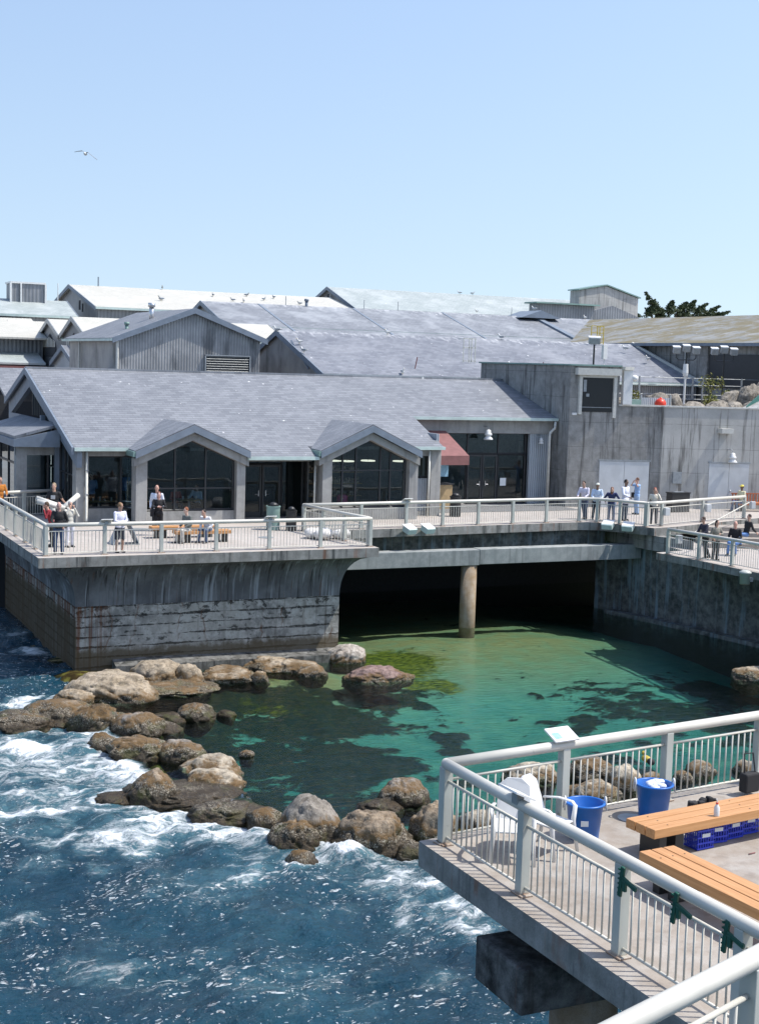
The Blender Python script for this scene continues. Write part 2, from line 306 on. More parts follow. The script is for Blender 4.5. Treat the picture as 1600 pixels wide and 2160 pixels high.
MT['tan']=plain('tan_board',(.42,.3,.16),.8)
MT['rug']=plain('buoy_blue',(.03,.09,.12),.7)
def wood(name,c1,c2):
    m,t,b=nodes(name); g=pos(t,(1,1,1),True); w=nz(t,pos(t,(.5,12,12),True),2.2,6,.68,.6)
    L(t,mixc(t,sstep(t,w,.3,.7),c1,c2),b.inputs['Base Color']); b.inputs['Roughness'].default_value=.5; bump(t,b,w,.15,.005); return m
MT['wood']=wood('varnished_bench_wood',(.42,.2,.07),(.54,.285,.12))
MT['wood2']=wood('red_bench_wood',(.38,.12,.05),(.45,.16,.07))
MT['decal']=plain('printed_panel',(.7,.72,.72),.4,0,.02)
MT['decal2']=plain('printed_picture',(.25,.45,.6),.4,0,.25,20)
# ================================================================== SETTING
D=4.4; G=5.1; LD=3.65
deck=[(9.7,48.4),(22.6,48.4),(22.6,53.75),(25,53.95),(35.6,54.7),(36.6,54.3),(37.9,51.95),(39.2,52.2),(45.6,54.5),(62,58.5),(62,66),(9.7,66)]
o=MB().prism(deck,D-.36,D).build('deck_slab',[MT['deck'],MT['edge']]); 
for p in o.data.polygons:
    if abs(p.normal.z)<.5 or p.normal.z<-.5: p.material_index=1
struct(o)
o=MB().prism([(-400,70),(9.8,70),(9.8,66.01),(62.1,66.01),(62.1,40),(400,40),(400,900),(-400,900)],-2,4.2).build('ground',MT['deck']); struct(o)
# lower terrace on the right with steps up to the plaza
low=[(36.35,49.6),(36.65,47.2),(36.95,40),(60,40),(60,58),(45.6,54.45),(39.2,52.15),(38.2,51.9),(38.0,49.9)]
o=MB().prism(low,LD-.3,LD).build('lower_deck_slab',[MT['deck'],MT['edge']]); struct(o)
for p in o.data.polygons:
    if abs(p.normal.z)<.5: p.material_index=1
st=MB()
for i in range(4):
    a=Vector((39.8+i*.35,50.4+i*.5)); d=Vector((.93,-.36)); n=Vector((.36,.93))
    q=[a,a+d*13,a+d*13+n*6,a+n*(2.2-i*.5)]; st.prism([(v.x,v.y) for v in q],LD+.01,LD+.02+.18*(i+1))
tag(st.build('stone_steps',MT['fgdeck']),'broad pale concrete steps climbing from the lower terrace to the plaza','steps')
# the sea wall pier with its flared cove
wp=thing('sea_wall','tall weathered concrete sea wall with flared top carrying the left deck','sea wall')
m=MB().prism([(11.25,49.55),(21.5,49.55),(21.5,64),(11.25,64)],-2.5,2.5); m.build('wall_face',MT['pier'],wp)
m=MB(); prf=[]
for i in range(13):
    a=PI/2*i/12; prf.append((math.sin(a),math.cos(a)))   # inset 0 at top -> 1 at bottom
rings=[]
for i in range(13):
    t=i/12; z=4.03-1.55*math.sin(PI/2*t) ; ins=1-(1-math.sin(PI/2*(1-t)))  # flare
    ins=1-math.cos(PI/2*(1-t)) ; k=1-ins     # k=0 top flare, 1 bottom inset
    z=4.03-1.6*t; k=math.sin(PI/2*t**.55) if t>0 else 0
    rings.append([(9.95+1.3*k,48.62+.93*k,z),(22.45-.95*k,48.62+.93*k,z),(22.45-.95*k,64,z),(9.95+1.3*k,64,z)])
vs=[v for r_ in rings for v in r_]; fs=[]
for i in range(12):
    for j in range(4): fs.append((i*4+j,i*4+(j+1)%4,(i+1)*4+(j+1)%4,(i+1)*4+j))
fs+= [(48,49,50,51)]
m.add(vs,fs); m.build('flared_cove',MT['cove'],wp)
m=MB().prism([(12.6,49.0),(14.5,48.8),(17,48.9),(19.5,48.6),(20.8,48.7),(21.5,49.3),(21.6,50.4),(12.6,50.4)],-1.5,lambda p:.3 if p[1]<49.4 else .66); m.build('footing',concrete('footing_concrete',(.07,.065,.055),(.16,.145,.12),(.02,.02,.018),.8,bmp=.7,dark=(-.3,.8)),wp)
# pool side wall and under-deck void
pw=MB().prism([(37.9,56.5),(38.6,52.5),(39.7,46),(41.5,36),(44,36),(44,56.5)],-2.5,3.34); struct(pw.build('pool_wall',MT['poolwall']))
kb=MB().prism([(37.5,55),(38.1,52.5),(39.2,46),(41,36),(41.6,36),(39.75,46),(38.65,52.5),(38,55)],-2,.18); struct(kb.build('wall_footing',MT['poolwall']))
MB().box(22.7,37.8,54.9,55.1,3.3,4.035).build('inner_beam',MT['poolwall'],bm_) if False else None
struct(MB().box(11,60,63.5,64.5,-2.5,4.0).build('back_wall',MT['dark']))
struct(MB().prism([(37.9,52.3),(38.6,50),(38.6,56),(45.6,54.4),(45.6,58),(37.9,58)],LD-.29,D-.365).build('terrace_riser_wall',MT['wall']))
bm_=thing('edge_beam','long pale concrete beam spanning the dark opening below the far deck','beam')
MB().box(21.0,29.75,53.35,54.0,2.78,3.46).build('beam_length',MT['beam'],bm_,bevel=.02); MB().box(29.8,38.3,53.4,54.05,2.8,3.47).build('beam_length',MT['beam'],bm_,bevel=.02)
for i,(x,y,lb) in enumerate([(29.45,53.72,'round tan concrete column rising from the pool under the beam joint'),(24.6,60.5,'dim round column set back in the dark opening under the deck')]):
    c=MB().lathe((x,y,-2),[(.35,0),(.35,4.78 if i==0 else 6)],28).build('support_column',concrete('column_tan%d'%i,(.24,.17,.1),(.33,.25,.16),(.12,.09,.055),.35,bmp=.3,dark=(-.5,.35)),smooth=True); tag(c,lb,'column')
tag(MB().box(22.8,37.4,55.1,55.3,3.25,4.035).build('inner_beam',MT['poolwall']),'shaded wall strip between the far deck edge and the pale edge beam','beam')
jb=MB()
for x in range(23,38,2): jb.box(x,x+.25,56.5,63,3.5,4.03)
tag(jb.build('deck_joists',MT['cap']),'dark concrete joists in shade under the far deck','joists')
# ------------------------------------------------------------------ near deck
nd=[(8.28,16.2),(8.5,6.2),(30,6.2),(30,18.9),(14.4,17.02),(10.5,16.5)]
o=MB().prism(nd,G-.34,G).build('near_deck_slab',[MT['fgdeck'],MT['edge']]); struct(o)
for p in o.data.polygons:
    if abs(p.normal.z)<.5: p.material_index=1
pc=thing('pile_cap','massive dark stained concrete cap on a pile below the near deck','pile cap',(0,0,0))
MB().box(8.3,13.5,13.5,14.62,3.86,4.42).build('cap_block',MT['cap'],pc,bevel=.03)
MB().lathe((9.55,14.05,-2),[(.42,0),(.42,5.87)],24).build('pile',MT['pile'],pc,smooth=True)
MB().box(8.9,13.4,13.8,14.3,4.41,G-.345).build('bearing_block',MT['cap'],pc)
# ================================================================== MAIN BUILDING
def zf(x,y): return 7.30+.307*(y-57.0)
mb=thing('waterfront_building','long grey building with slate gabled roof and two glazed dormers behind the deck','building',(13.2,58.5,D))
def P(name,m,mat,par=None,**k):
    par=par or mb; o=m.build(name,mat,par,**k)
    return o
mb.location=(0,0,0)
front=[(13.05,57.95),(15.35,57.95),(20.3,57.95),(20.3,56.95),(23.5,56.95),(23.5,58.15),(30.3,58.15),(30.65,62.15),(38.93,62.15),(38.93,68.1),(13.05,68.1)]
T=.14
rf=MB().prism(front,lambda p:zf(*p)-T,lambda p:zf(*p))
def zb(y): return 10.71-.307*(y-68.1)
rf.prism([(13.05,68.11),(38.93,68.11),(38.93,71.9),(25,71.9),(25,73.4),(13.05,73.4)],lambda p:zb(p[1])-T,lambda p:zb(p[1]))
rf.prism([(13.05,73.41),(25,73.41),(25,78.3),(13.05,78.3)],lambda p:9.08+.307*(p[1]-73.4)-T,lambda p:9.08+.307*(p[1]-73.4))
P('roof',rf,MT['slate'])
rc=MB().box(13.0,38.93,67.98,68.22,10.68,10.77); P('ridge_cap',rc,MT['slate2'])
# gutters
for x0,x1,y in ((13.05,15.35,57.95),(20.25,23.55,56.95),(28.6,30.35,58.15),(30.6,38.93,62.15)):
    P('gutter',MB().box(x0,x1,y-.13,y-.002,zf(0,y)-.15,zf(0,y)-.01),MT['gutter'])
# soffit beams (concrete lintels)
for bx_ in ((13.2,15.5,58.3,58.75,7.2,7.5),(20.2,23.7,58.1,58.5,6.98,7.32),(28.5,30.3,58.35,58.8,7.2,7.62),(30.7,38.9,62.5,62.95,8.05,8.85)): P('lintel',MB().box(*bx_),MT['col'])
# columns
for x0,x1,y0,y1,zt in ((13.2,13.72,58.2,58.9,7.6),(15.44,15.93,57.1,57.8,7.5),(19.85,20.24,57.1,57.8,7.5),(23.82,24.28,57.1,57.8,7.5),(28.06,28.5,57.1,57.8,7.5),(29.75,30.28,58.3,58.95,7.7)):
    P('column',MB().box(x0,x1,y0,y1,D,zt),MT['col'],bevel=.015)
# plinths
for bx_ in ((13.7,15.45,58.5,58.8,D,4.98),(15.9,19.9,57.35,57.7,D,4.93),(24.25,28.1,57.3,57.7,D,4.93),(28.5,29.8,58.5,58.8,D,4.6)): P('plinth',MB().box(*bx_),MT['col'])
def window(par,poly,y,mull_x=(),mull_z=(),mat='glass',fr=.05,name='window'):
    """upright window facing -Y: outline poly of (x,z)"""
    f=MB(); n=len(poly)
    for i in range(n):
        a,b_=poly[i],poly[(i+1)%n]; f.tube([(a[0],y,a[1]),(b_[0],y,b_[1])],fr,4)
    xs=[p[0] for p in poly]; zs=[p[1] for p in poly]
    def top(x):
        z=0
        for i in range(n):
            a,b_=poly[i],poly[(i+1)%n]
            if min(a[0],b_[0])-1e-6<=x<=max(a[0],b_[0])+1e-6 and abs(a[0]-b_[0])>1e-6:
                z=max(z,a[1]+(b_[1]-a[1])*(x-a[0])/(b_[0]-a[0]))
        return z
    for x in mull_x: f.box(x-.035,x+.035,y-.05,y+.05,min(zs),top(x))
    for z in mull_z: f.box(min(xs),max(xs),y-.045,y+.045,z-.03,z+.03)
    w=f.build(name,MT['darkmetal'],par)
    g_=MB().add([(p[0],y+.012,p[1]) for p in poly],[tuple(range(n))]); g_.build('pane',MT[mat],w); return w
window(mb,[(13.74,5.0),(15.2,5.0),(15.2,7.18),(13.74,7.18)],58.6)
# angled glass beside dormer one
w=MB().box(15.17,15.23,58.56,58.64,5.0,7.2).tube([(15.2,58.6,5.0),(15.46,57.75,5.0)],.04,4).tube([(15.2,58.6,7.2),(15.46,57.75,7.2)],.04,4).build('window',MT['darkmetal'],mb)
MB().quad((15.2,58.6,5),(15.46,57.75,5),(15.46,57.75,7.2),(15.2,58.6,7.2)).build('pane',MT['glass'],w)
def dormer(cx,hw,ze,za,mx,mz):
    d=MB()
    for s in (-1,1):
        ybk=57.0+(za-7.30)/.307; yek=57.0+(ze-7.30)/.307
        A=Vector((cx,56.78,za+.04)); B=Vector((cx,ybk,za+.04)); C_=Vector((cx+s*(hw+.12),yek,ze)); E=Vector((cx+s*(hw+.12),56.78,ze-.03)); dn=Vector((0,0,-.09))
        d.add([A,B,C_,E,A+dn,B+dn,C_+dn,E+dn],[(0,1,2,3),(4,5,6,7),(0,3,7,4),(3,2,6,7),(2,1,5,6),(0,1,5,4)])
    dr=d.build('dormer',MT['slate'],mb)
    b=MB(); c=MB()
    for s in (-1,1):
        for q,y0,y1,o1,o2 in ((b,56.72,56.8,-.02,-.31),(c,56.95,57.4,-.32,-.66)):
            e=hw+.1; 
            sl=(za-ze)/hw
            pts=[(cx,za+o1),(cx+s*e,za-sl*e+o1),(cx+s*e,za-sl*e+o2),(cx,za+o2)]
            q.prof(pts,y0,y1,'y')
    b.build('bargeboard',MT['trim'],dr); c.build('gable_beam',MT['col'],dr)
    # green return edge on the left eave
    MB().box(cx-hw-.2,cx-hw-.1,56.75,58.0,ze-.28,ze-.06).build('eave_edge',MT['copper'],dr)
    sl=(za-ze)/hw; xi=hw-.42
    window(mb,[(cx-xi,4.97),(cx+xi,4.97),(cx+xi,za-.66-sl*xi),(cx,za-.66),(cx-xi,za-.66-sl*xi)],57.45,mx,mz)
dormer(17.83,2.4,7.56,8.62,(17.2,18.55),(5.9,))
dormer(26.05,2.36,7.58,8.68,(24.9,25.55,26.75,27.25),(6.62,))
# door bay: dark glazed doors
def doors(par,x0,x1,y,z1,leaf=2,handle=True,transom=None):
    w=(x1-x0)/leaf
    for i in range(leaf):
        a=x0+i*w+.02; b_=x0+(i+1)*w-.02
        d=MB(); d.box(a,a+.08,y-.03,y+.03,D+.02,z1); d.box(b_-.08,b_,y-.03,y+.03,D+.02,z1); d.box(a+.08,b_-.08,y-.03,y+.03,D+.02,D+.25); d.box(a+.08,b_-.08,y-.03,y+.03,z1-.1,z1)
        do=d.build('door',MT['darkmetal'],par)
        MB().quad((a+.08,y,D+.25),(b_-.08,y,D+.25),(b_-.08,y,z1-.1),(a+.08,y,z1-.1)).build('pane',MT['glass'],do)
        if handle:
            hx=(b_-.15) if i%2==0 else (a+.15); s=-1 if i%2==0 else 1
            MB().tube([(hx,y-.09,D+.95),(hx,y-.09,D+1.2)],.02,6).tube([(hx,y-.09,D+1.03),(hx+s*.16,y-.09,D+1.03)],.018,6).build('handle',MT['steel'],do)
doors(mb,20.85,22.65,59.2,6.75)
window(mb,[(20.3,D+.02),(20.8,D+.02),(20.8,7.0),(20.3,7.0)],59.2); window(mb,[(22.7,D+.02),(23.7,D+.02),(23.7,7.0),(22.7,7.0)],59.2)
window(mb,[(20.82,6.8),(22.68,6.8),(22.68,7.05),(20.82,7.05)],59.2)
window(mb,[(28.52,6.2),(29.72,6.2),(29.72,7.2),(28.52,7.2)],58.6)
P('siding_panel',MB().box(28.5,29.76,58.55,58.7,4.61,6.14),MT['panel'])
# right facade
doors(mb,34.15,35.9,62.9,6.95)
for a,b_ in ((30.7,32.4),(32.5,34.1),(35.95,37.55)): window(mb,[(a,D+.02),(b_,D+.02),(b_,6.95),(a,6.95)],62.9)
window(mb,[(30.7,7.0),(37.55,7.0),(37.55,8.05),(30.7,8.05)],62.9,(32.45,34.13,35.92))
P('siding_panel',MB().box(37.6,38.88,62.6,62.8,D,8.04),MT['panel'])
P('side_wall',MB().box(30.32,30.45,58.9,62.5,D,8.2),MT['panel'])
MB().box(36.05,36.4,62.80,62.815,5.35,5.75).build('notice_sheet',MT['decal'],mb)
# left gable end (faces -X)
X0=13.2
gb=MB()
def rk(y): return (zf(0,y) if y<=68.1 else zb(y))-T
def yz(poly,x0,x1,m): m.prof(poly,x0,x1,'x')
yz([(58.0,rk(58.0)),(68.1,rk(68.1)),(73.4,rk(73.4)),(73.4,rk(73.4)-.75),(68.1,rk(68.1)-.75),(58.0,rk(58.0)-.72)],X0-.02,X0+.2,gb)
P('gable_band',gb,MT['trim'])
bb=MB(); yz([(57.9,rk(57.9)+.16),(68.1,rk(68.1)+.16),(73.4,rk(73.4)+.16),(73.4,rk(73.4)-.14),(68.1,rk(68.1)-.14),(57.9,rk(57.9)-.14)],X0-.26,X0-.17,bb)
P('bargeboard',bb,MT['trim'])
def sidewin(y0,y1,zb0,zt0,zt1,ys=(),zs=(),mat='glass2'):
    w=MB()
    for y in (y0,y1): w.box(X0+.03,X0+.12,y-.04,y+.04,zb0,zt0 if y==y0 else zt1)
    for y in ys: w.box(X0+.03,X0+.1,y-.025,y+.025,zb0,zt0+(zt1-zt0)*(y-y0)/(y1-y0))
    for z in zs: w.box(X0+.03,X0+.1,y0,y1,z-.03,z+.03)
    w=w.build('window',MT['darkmetal'],mb); MB().quad((X0+.08,y0,zb0),(X0+.08,y1,zb0),(X0+.08,y1,zt1),(X0+.08,y0,zt0)).build('pane',MT[mat],w)
sidewin(58.95,61.5,5.05,6.95,7.75,(59.3,59.9,60.5),(6.35,))
sidewin(61.9,64.6,5.05,7.9,8.7,(62.5,63.2),(6.4,),'glass')
sidewin(65.1,67.6,8.5,8.85,9.75,(65.5,65.9,66.3,66.7,67.1),())
P('plinth',MB().box(13.12,13.3,58.9,66,D,5.0),MT['col']); P('mullion_post',MB().box(13.05,13.3,61.6,61.85,D,7.7),MT['trim']); P('mullion_post',MB().box(13.05,13.3,64.7,64.95,D,8.6),MT['trim'])
P('side_wall',MB().box(13.16,13.26,64.95,73.3,D,8.4),MT['trim'])
# hipped bay on the gable end
by=thing('hip_roofed_bay','slate hip roofed glass bay jutting from the left gable end','bay')
MB().prism([(11.3,61.6),(13.15,61.2),(13.15,70),(11.3,70)],lambda p:7.72+.3*(p[0]-11.3),lambda p:7.84+.3*(p[0]-11.3)).build('roof',MT['slate'],by)
MB().prism([(11.25,61.5),(13.15,61.1),(13.15,61.22),(11.37,61.62),(11.37,70),(11.25,70)],7.38,lambda p:7.7+.25*(p[0]-11.3)).build('fascia',MT['trim'],by)
MB().box(11.4,11.85,61.7,62.2,D,7.4).build('column',MT['col'],by)
MB().box(11.4,13.15,61.75,61.9,7.0,7.38).build('lintel',MT['col'],by)
f=MB(); f.box(11.85,13.1,61.84,61.9,D,D+.1); f.box(12.75,12.82,61.82,61.9,D,7)
f=f.build('window',MT['darkmetal'],by); MB().quad((11.85,61.88,D),(13.1,61.88,D),(13.1,61.88,7),(11.85,61.88,7)).build('pane',MT['glass'],f)
f=MB()
for y in (62.25,64,66,68,70): f.box(11.45,11.52,y-.04,y+.04,D,7.38)
for z in (4.6,6.6): f.box(11.45,11.52,62.2,70,z-.04,z+.04)
f=f.build('window',MT['darkmetal'],by); MB().quad((11.5,62.2,D),(11.5,70,D),(11.5,70,7.38),(11.5,62.2,7.38)).build('pane',MT['glass2'],f)
# interior
rm=MB(); rm.box(13.3,38.8,65.8,65.9,D+.005,9.0); rm.box(13.3,38.8,59.4,65.8,D+.005,D+.02); P('room_partition',rm,MT['room'])
P('room_partition',MB().box(20.28,20.34,59.3,65.8,D+.02,7.2).box(24.0,24.06,59.3,65.8,D+.02,7.2),MT['room'])
# rear gutter boxes between gables, downpipes
def pipe(pts,r,lb,mat='offwhite',n=10):
    p=MB().tube(pts,r,n).build('downpipe',MT[mat],smooth=True); tag(p,lb,'downpipe')
    return p
p=pipe([(13.62,58.1,7.45),(13.62,58.1,D+.22),(13.6,57.95,D+.1)],.055,'pale downpipe on the left corner column beside the tall window')
MB().box(13.55,13.69,58.04,58.16,6.6,6.64).box(13.55,13.69,58.04,58.16,5.6,5.64).build('bracket',MT['greymetal'],p)
pipe([(23.62,57.5,7.1),(23.62,57.5,D)],.05,'pale downpipe left of the second dormer')
pipe([(29.62,58.2,7.45),(29.6,58.2,D)],.055,'pale downpipe at the right corner column by the awning')
pipe([(38.75,62.0,8.7),(38.7,62.0,8.35),(38.45,62.0,8.15),(38.42,62.0,7.9),(38.42,62.0,D)],[.07,.07,.07,.07,.09],'thick pale downpipe with a bend in the corner by the concrete block')
# awning
aw=thing('awning','faded maroon cloth awning sloping out over the kiosk','awning')
MB().prism([(30.5,59.95),(32.65,59.95),(32.65,62.5),(30.5,62.5)],lambda p:7.1+.42*(p[1]-59.95)-.03,lambda p:7.1+.42*(p[1]-59.95)).build('awning_cloth',MT['awn'],aw)
MB().box(30.5,32.65,59.92,59.95,6.65,7.1).box(32.62,32.65,59.95,62.5,6.65,7.1).build('valance',MT['awn'],aw)
# ================================================================== CONCRETE BLOCK
bk=thing('concrete_block','tall bare concrete block with stained walls right of the slate roofed building','building')
def wl(x): return 61.1-.286*(x-38.9)
MB().prism([(38.95,wl(38.95)),(41.45,wl(41.45)),(41.45,70.5),(38.95,70.5)],D,11.6).build('tower',MT['wall'],bk,bevel=.02)
MB().prism([(38.85,wl(38.95)-.1),(41.5,wl(41.45)-.1),(41.5,70.6),(38.85,70.6)],11.601,11.68).build('coping',MT['copper'],bk)
MB().prism([(41.45,wl(41.45)),(43.7,wl(43.7)),(43.7,61.8),(41.45,62.4)],D,9.62).build('lower_wall',MT['wall'],bk)
MB().prism([(43.702,wl(43.7)-.12),(49.0,wl(49.0)-.12),(49.0,60),(43.702,61.8)],D,9.62).build('lower_wall',MT['wall2'],bk)
MB().prism([(41.45,wl(41.45)-.05),(43.6,wl(43.6)-.05),(43.7,wl(43.7)-.17),(49.0,wl(49)-.17),(49,wl(49)+.15),(41.45,wl(41.45)+.2)],9.621,9.7).build('coping',MT['offwhite'],bk)
MB().prism([(49.002,wl(49.0)),(58,wl(52)),(58,60),(49.002,60)],D,lambda p:9.62+(1.1*(p[0]-49) if p[0]<50 else 4.5)).build('stair_wall',MT['wall2'],bk)
MB().prism([(41.46,62.45),(56,58.6),(56,72),(41.46,72)],8.3,9.0).build('terrace_slab',MT['deck'],bk)
def onwall(x,dy): return wl(x)-dy
def wbox(m,x0,x1,z0,z1,d0,d1):
    ang=math.atan(-.286); return m.prism([(x0,wl(x0)-d0),(x1,wl(x1)-d0),(x1,wl(x1)-d1),(x0,wl(x0)-d1)],z0,z1)
for x0,x1,lb,dd in ((40.6,43.15,'left of two',0),(46.2,48.3,'right',.12)):
    d=wbox(MB(),x0,(x0+x1)/2-.01,D,6.78,-.05+dd,.03+dd); a=d.build('door',MT['door'],bk)
    if dd: MB().ball(((x0+x1)/2-.0+.1,wl((x0+x1)/2)-dd-.08,5.35),.05).build('handle',MT['steel'],a,smooth=True)
    wbox(MB(),(x0+x1)/2+.01,x1,D,6.78,-.05+dd,.03+dd).build('door',MT['door'],bk)
    wbox(MB(),x0-.06,x1+.06,6.79,6.86,dd,.05+dd).build('door_frame',MT['greymetal'],bk)
# shutter window
sw=wbox(MB(),39.15,41.35,11.15,11.5,.02,.32).build('shutter_box',MT['offwhite'],bk)
fr=wbox(wbox(MB(),39.35,39.5,9.15,11.15,.0,.14),41.1,41.25,9.0,11.15,.0,.14); fr=wbox(fr,39.5,41.1,11.02,11.15,.0,.12); fr=fr.build('window',MT['offwhite'],bk)
wbox(MB(),39.5,41.1,9.28,11.02,.003,.03).build('pane',plain('black_opening',(.006,.007,.008),.4),fr)
wbox(wbox(wbox(MB(),39.55,41.05,9.5,9.53,.035,.05),39.6,39.75,10.3,10.9,.035,.05),39.75,39.9,10.05,10.2,.035,.05).build('guard_rail',MT['greymetal'],fr)
wbox(MB(),38.97+.1,39.3,9.1,9.22,.02,.08).build('junction_box',MT['whitepaint'],bk)
wbox(MB(),44.3,44.75,5.7,6.3,.13,.22).build('panel_box',MT['greymetal'],bk)
fx=wbox(MB(),46.55,47.15,8.35,8.6,.12,.5).build('wall_floodlight',MT['offwhite'],None); tag(fx,'boxy floodlight jutting from the pale concrete wall above the right doors','lamp')
def bell(x,y,z,lb,s=1):
    r_=thing('bell_lamp',lb,'lamp',(x,y,z),0,'white bell lamps')
    MB().lathe((0,0,0),[(.24*s,0),(.25*s,.04*s),(.14*s,.16*s),(.13*s,.2*s),(.19*s,.23*s),(.19*s,.3*s),(.13*s,.36*s),(.12*s,.48*s),(.02*s,.52*s)],18).build('lamp_shade',MT['whitepaint'],r_,smooth=True)
    MB().tube([(0,0,.5*s),(0,0,.62*s),(-.03,.1,.68*s),(-.05,.35,.66*s)],.022,6).build('arm',MT['greymetal'],r_)
bell(34.9,62.15,7.75,'white bell lamp hanging at the lintel above the dark glass doors')
bell(47.2,wl(47.2)-.45,6.85,'white bell lamp over the pale right double doors')
bell(38.1,62.3,7.55,'small white lamp beside the thick downpipe',.6)
# ================================================================== BACKGROUND BUILDINGS
def gable_x(name,label,X0,X1,Yf,Yr,Yb,ze,zr,rmat,wmat,z0=4.2,ov=.3,barge='trim',cat='building',trimmat=None):
    r_=thing(name,label,cat)
    s=(zr-ze)/(Yr-Yf); sb=s; T=.14
    m=MB(); m.prof([(Yf-ov,ze-s*ov),(Yr,zr),(Yb+ov,zr-sb*(Yb+ov-Yr)),(Yb+ov,zr-sb*(Yb+ov-Yr)-T),(Yr,zr-T),(Yf-ov,ze-s*ov-T)],X0-ov,X1+ov,'x'); m.build('roof',rmat,r_)
    m=MB(); m.prof([(Yf,z0),(Yf,ze-T-.01),(Yr,zr-T-.01),(Yb,zr-sb*(Yb-Yr)-T-.01),(Yb,z0)],X0,X1,'x'); m.build('wall',wmat,r_)
    for x in (X0-ov-.07,X1+ov+.001):
        m=MB(); m.prof([(Yf-ov,ze-s*ov+.03),(Yr,zr+.03),(Yb+ov,zr-sb*(Yb+ov-Yr)+.03),(Yb+ov,zr-sb*(Yb+ov-Yr)-.3),(Yr,zr-.3),(Yf-ov,ze-s*ov-.3)],x,x+.068,'x'); m.build('bargeboard',MT[barge],r_)
    MB().box(X0-ov,X1+ov,Yf-ov-.12,Yf-ov-.002,ze-s*ov-.2,ze-s*ov-.03).build('gutter',MT['gutter'],r_)
    return r_
b2=gable_x('slate_building','slate roofed hall with bird spattered ridge right behind the front building',30.15,55.4,72.3,79.6,86,10.82,13.2,MT['slate_r1'],MT['corr'],ov=.15)
MB().prof([(72,10.9),(79.6,13.35),(79.6,13.2),(72.0,10.5)],55.45,55.6,'x').build('end_parapet',MT['offwhite'],b2)
m=MB(); m.tube([(30.08,74.6,11.0),(30.08,77.4,12.6)],.05,4).build('brace',MT['trim'],b2)
# corrugated gable (faces -Y)
b1=thing('corrugated_shed','streaky corrugated metal shed with low gable and louvred vent','shed')
m=MB(); m.prof([(19.15,12.38),(23.7,14.14),(27.95,12.55),(27.95,12.41),(23.7,14.0),(19.15,12.24)],75.75,88,'y'); m.build('roof',MT['slate'],b1)
m=MB(); m.prof([(19.45,4.2),(19.45,12.33),(23.7,13.98),(27.65,12.5),(27.65,4.2)],76,87.8,'y'); m.build('wall',MT['corr'],b1)
m=MB(); m.prof([(19.1,12.4),(23.7,14.18),(28.0,12.57),(28.0,12.27),(23.7,13.86),(19.1,12.1)],75.66,75.745,'y'); m.build('bargeboard',MT['trim'],b1)
MB().box(19.0,19.12,75.7,88,12.2,12.33).build('gutter',MT['gutter'],b1)
m=MB().box(24.4,27.0,75.93,75.99,10.3,11.55); v=m.build('louvred_vent',MT['dark'],b1)
m=MB()
for i in range(9): m.obox((25.7,75.88,10.42+i*.135),2.5,.12,.015,0,R(-35))
m.box(24.36,24.42,75.8,75.95,10.3,11.58).box(26.98,27.04,75.8,75.95,10.3,11.58).box(24.36,27.04,75.8,75.95,11.56,11.62).build('slats',MT['greymetal'],v)
MB().tube([(19.4,75.85,12.2),(19.4,75.85,8)],.08,8).build('downpipe',MT['offwhite'],b1)
MB().tube([(19.3,84.5,12.2),(19.3,84.5,8)],.08,8).build('downpipe',MT['offwhite'],b1)
b3=gable_x('long_slate_building','broad slate roof with diagonal seams behind the slate hall',33.3,69,98.2,104,112,13.97,15.75,MT['slate_r2'],MT['siding'])
# widen the front slope down behind the hall
MB().prism([(33.0,88.5),(69.3,88.5),(69.3,97.85),(33.0,97.85)],lambda p:13.85-.307*(97.85-p[1])-.14,lambda p:13.85-.307*(97.85-p[1])).build('lower_roof',MT['slate_r2'],b3)
for xa in (37.5,45.5,53.5):
    m=MB(); m.prism([(xa,103.9),(xa+.2,103.9),(xa+.9,89),(xa+.7,89)],lambda p:15.75-.307*(104-p[1])-.02,lambda p:15.75-.307*(104-p[1])+.03); m.build('roof_seam',MT['trim'],b3)
m=MB(); m.prism([(62.0,103.9),(62.5,103.9),(63.3,89),(62.8,89)],lambda p:15.75-.307*(104-p[1])-.02,lambda p:15.75-.307*(104-p[1])+.16); m.build('roof_seam',MT['trim'],b3)
m=MB(); m.prof([(60.3,15.6),(62.2,16.25),(64.2,15.6)],102.5,106,'y'); m.build('cross_gable',MT['trim'],b3)
b5=gable_x('white_roofed_shed','far shed under a glaring white roof with gulls along it',27.9,52,115.4,125,134,15.43,17.5,MT['white_roof'],MT['siding'])
MB().box(27.5,27.55,120.2,120.7,15.2,16.0).box(27.5,27.55,119.2,119.6,15.0,15.7).build('vent_slot',MT['dark'],b5)
b6=gable_x('pale_roofed_hall','far hall with pale green grey roof and pointed gable',54.5,83,123.3,130,138,16.66,18.8,MT['pale_roof'],MT['siding'])
MB().box(54.1,54.15,129.3,129.8,17.2,18.1).build('gable_vent',MT['dark'],b6)
MB().prism([(54.2,117.0),(83.3,117.0),(83.3,122.95),(54.2,122.95)],lambda p:16.55-.319*(122.95-p[1])-.14,lambda p:16.55-.319*(122.95-p[1])).build('lower_roof',MT['pale_roof'],b6)
b7=thing('concrete_tower','boxy grey tower with a shallow peaked top on the skyline','tower')
m=MB(); m.prof([(78.7,4),(78.7,19.4),(81.9,19.98),(85.9,18.9),(85.9,4)],122.5,124.2,'y'); m.build('wall',MT['wall2'],b7)
m=MB(); m.prof([(78.5,19.4),(81.9,20.03),(86.1,18.9),(86.1,19.02),(81.9,20.15),(78.5,19.52)],122.3,124.4,'y'); m.build('roof_edge',MT['copper'],b7)
m=MB(); m.prof([(79.4,16.5),(79.4,17.3),(81.9,17.95),(85.2,16.9),(85.2,16.5)],121.2,122.49,'y'); m.build('lean_to',MT['siding'],b7)
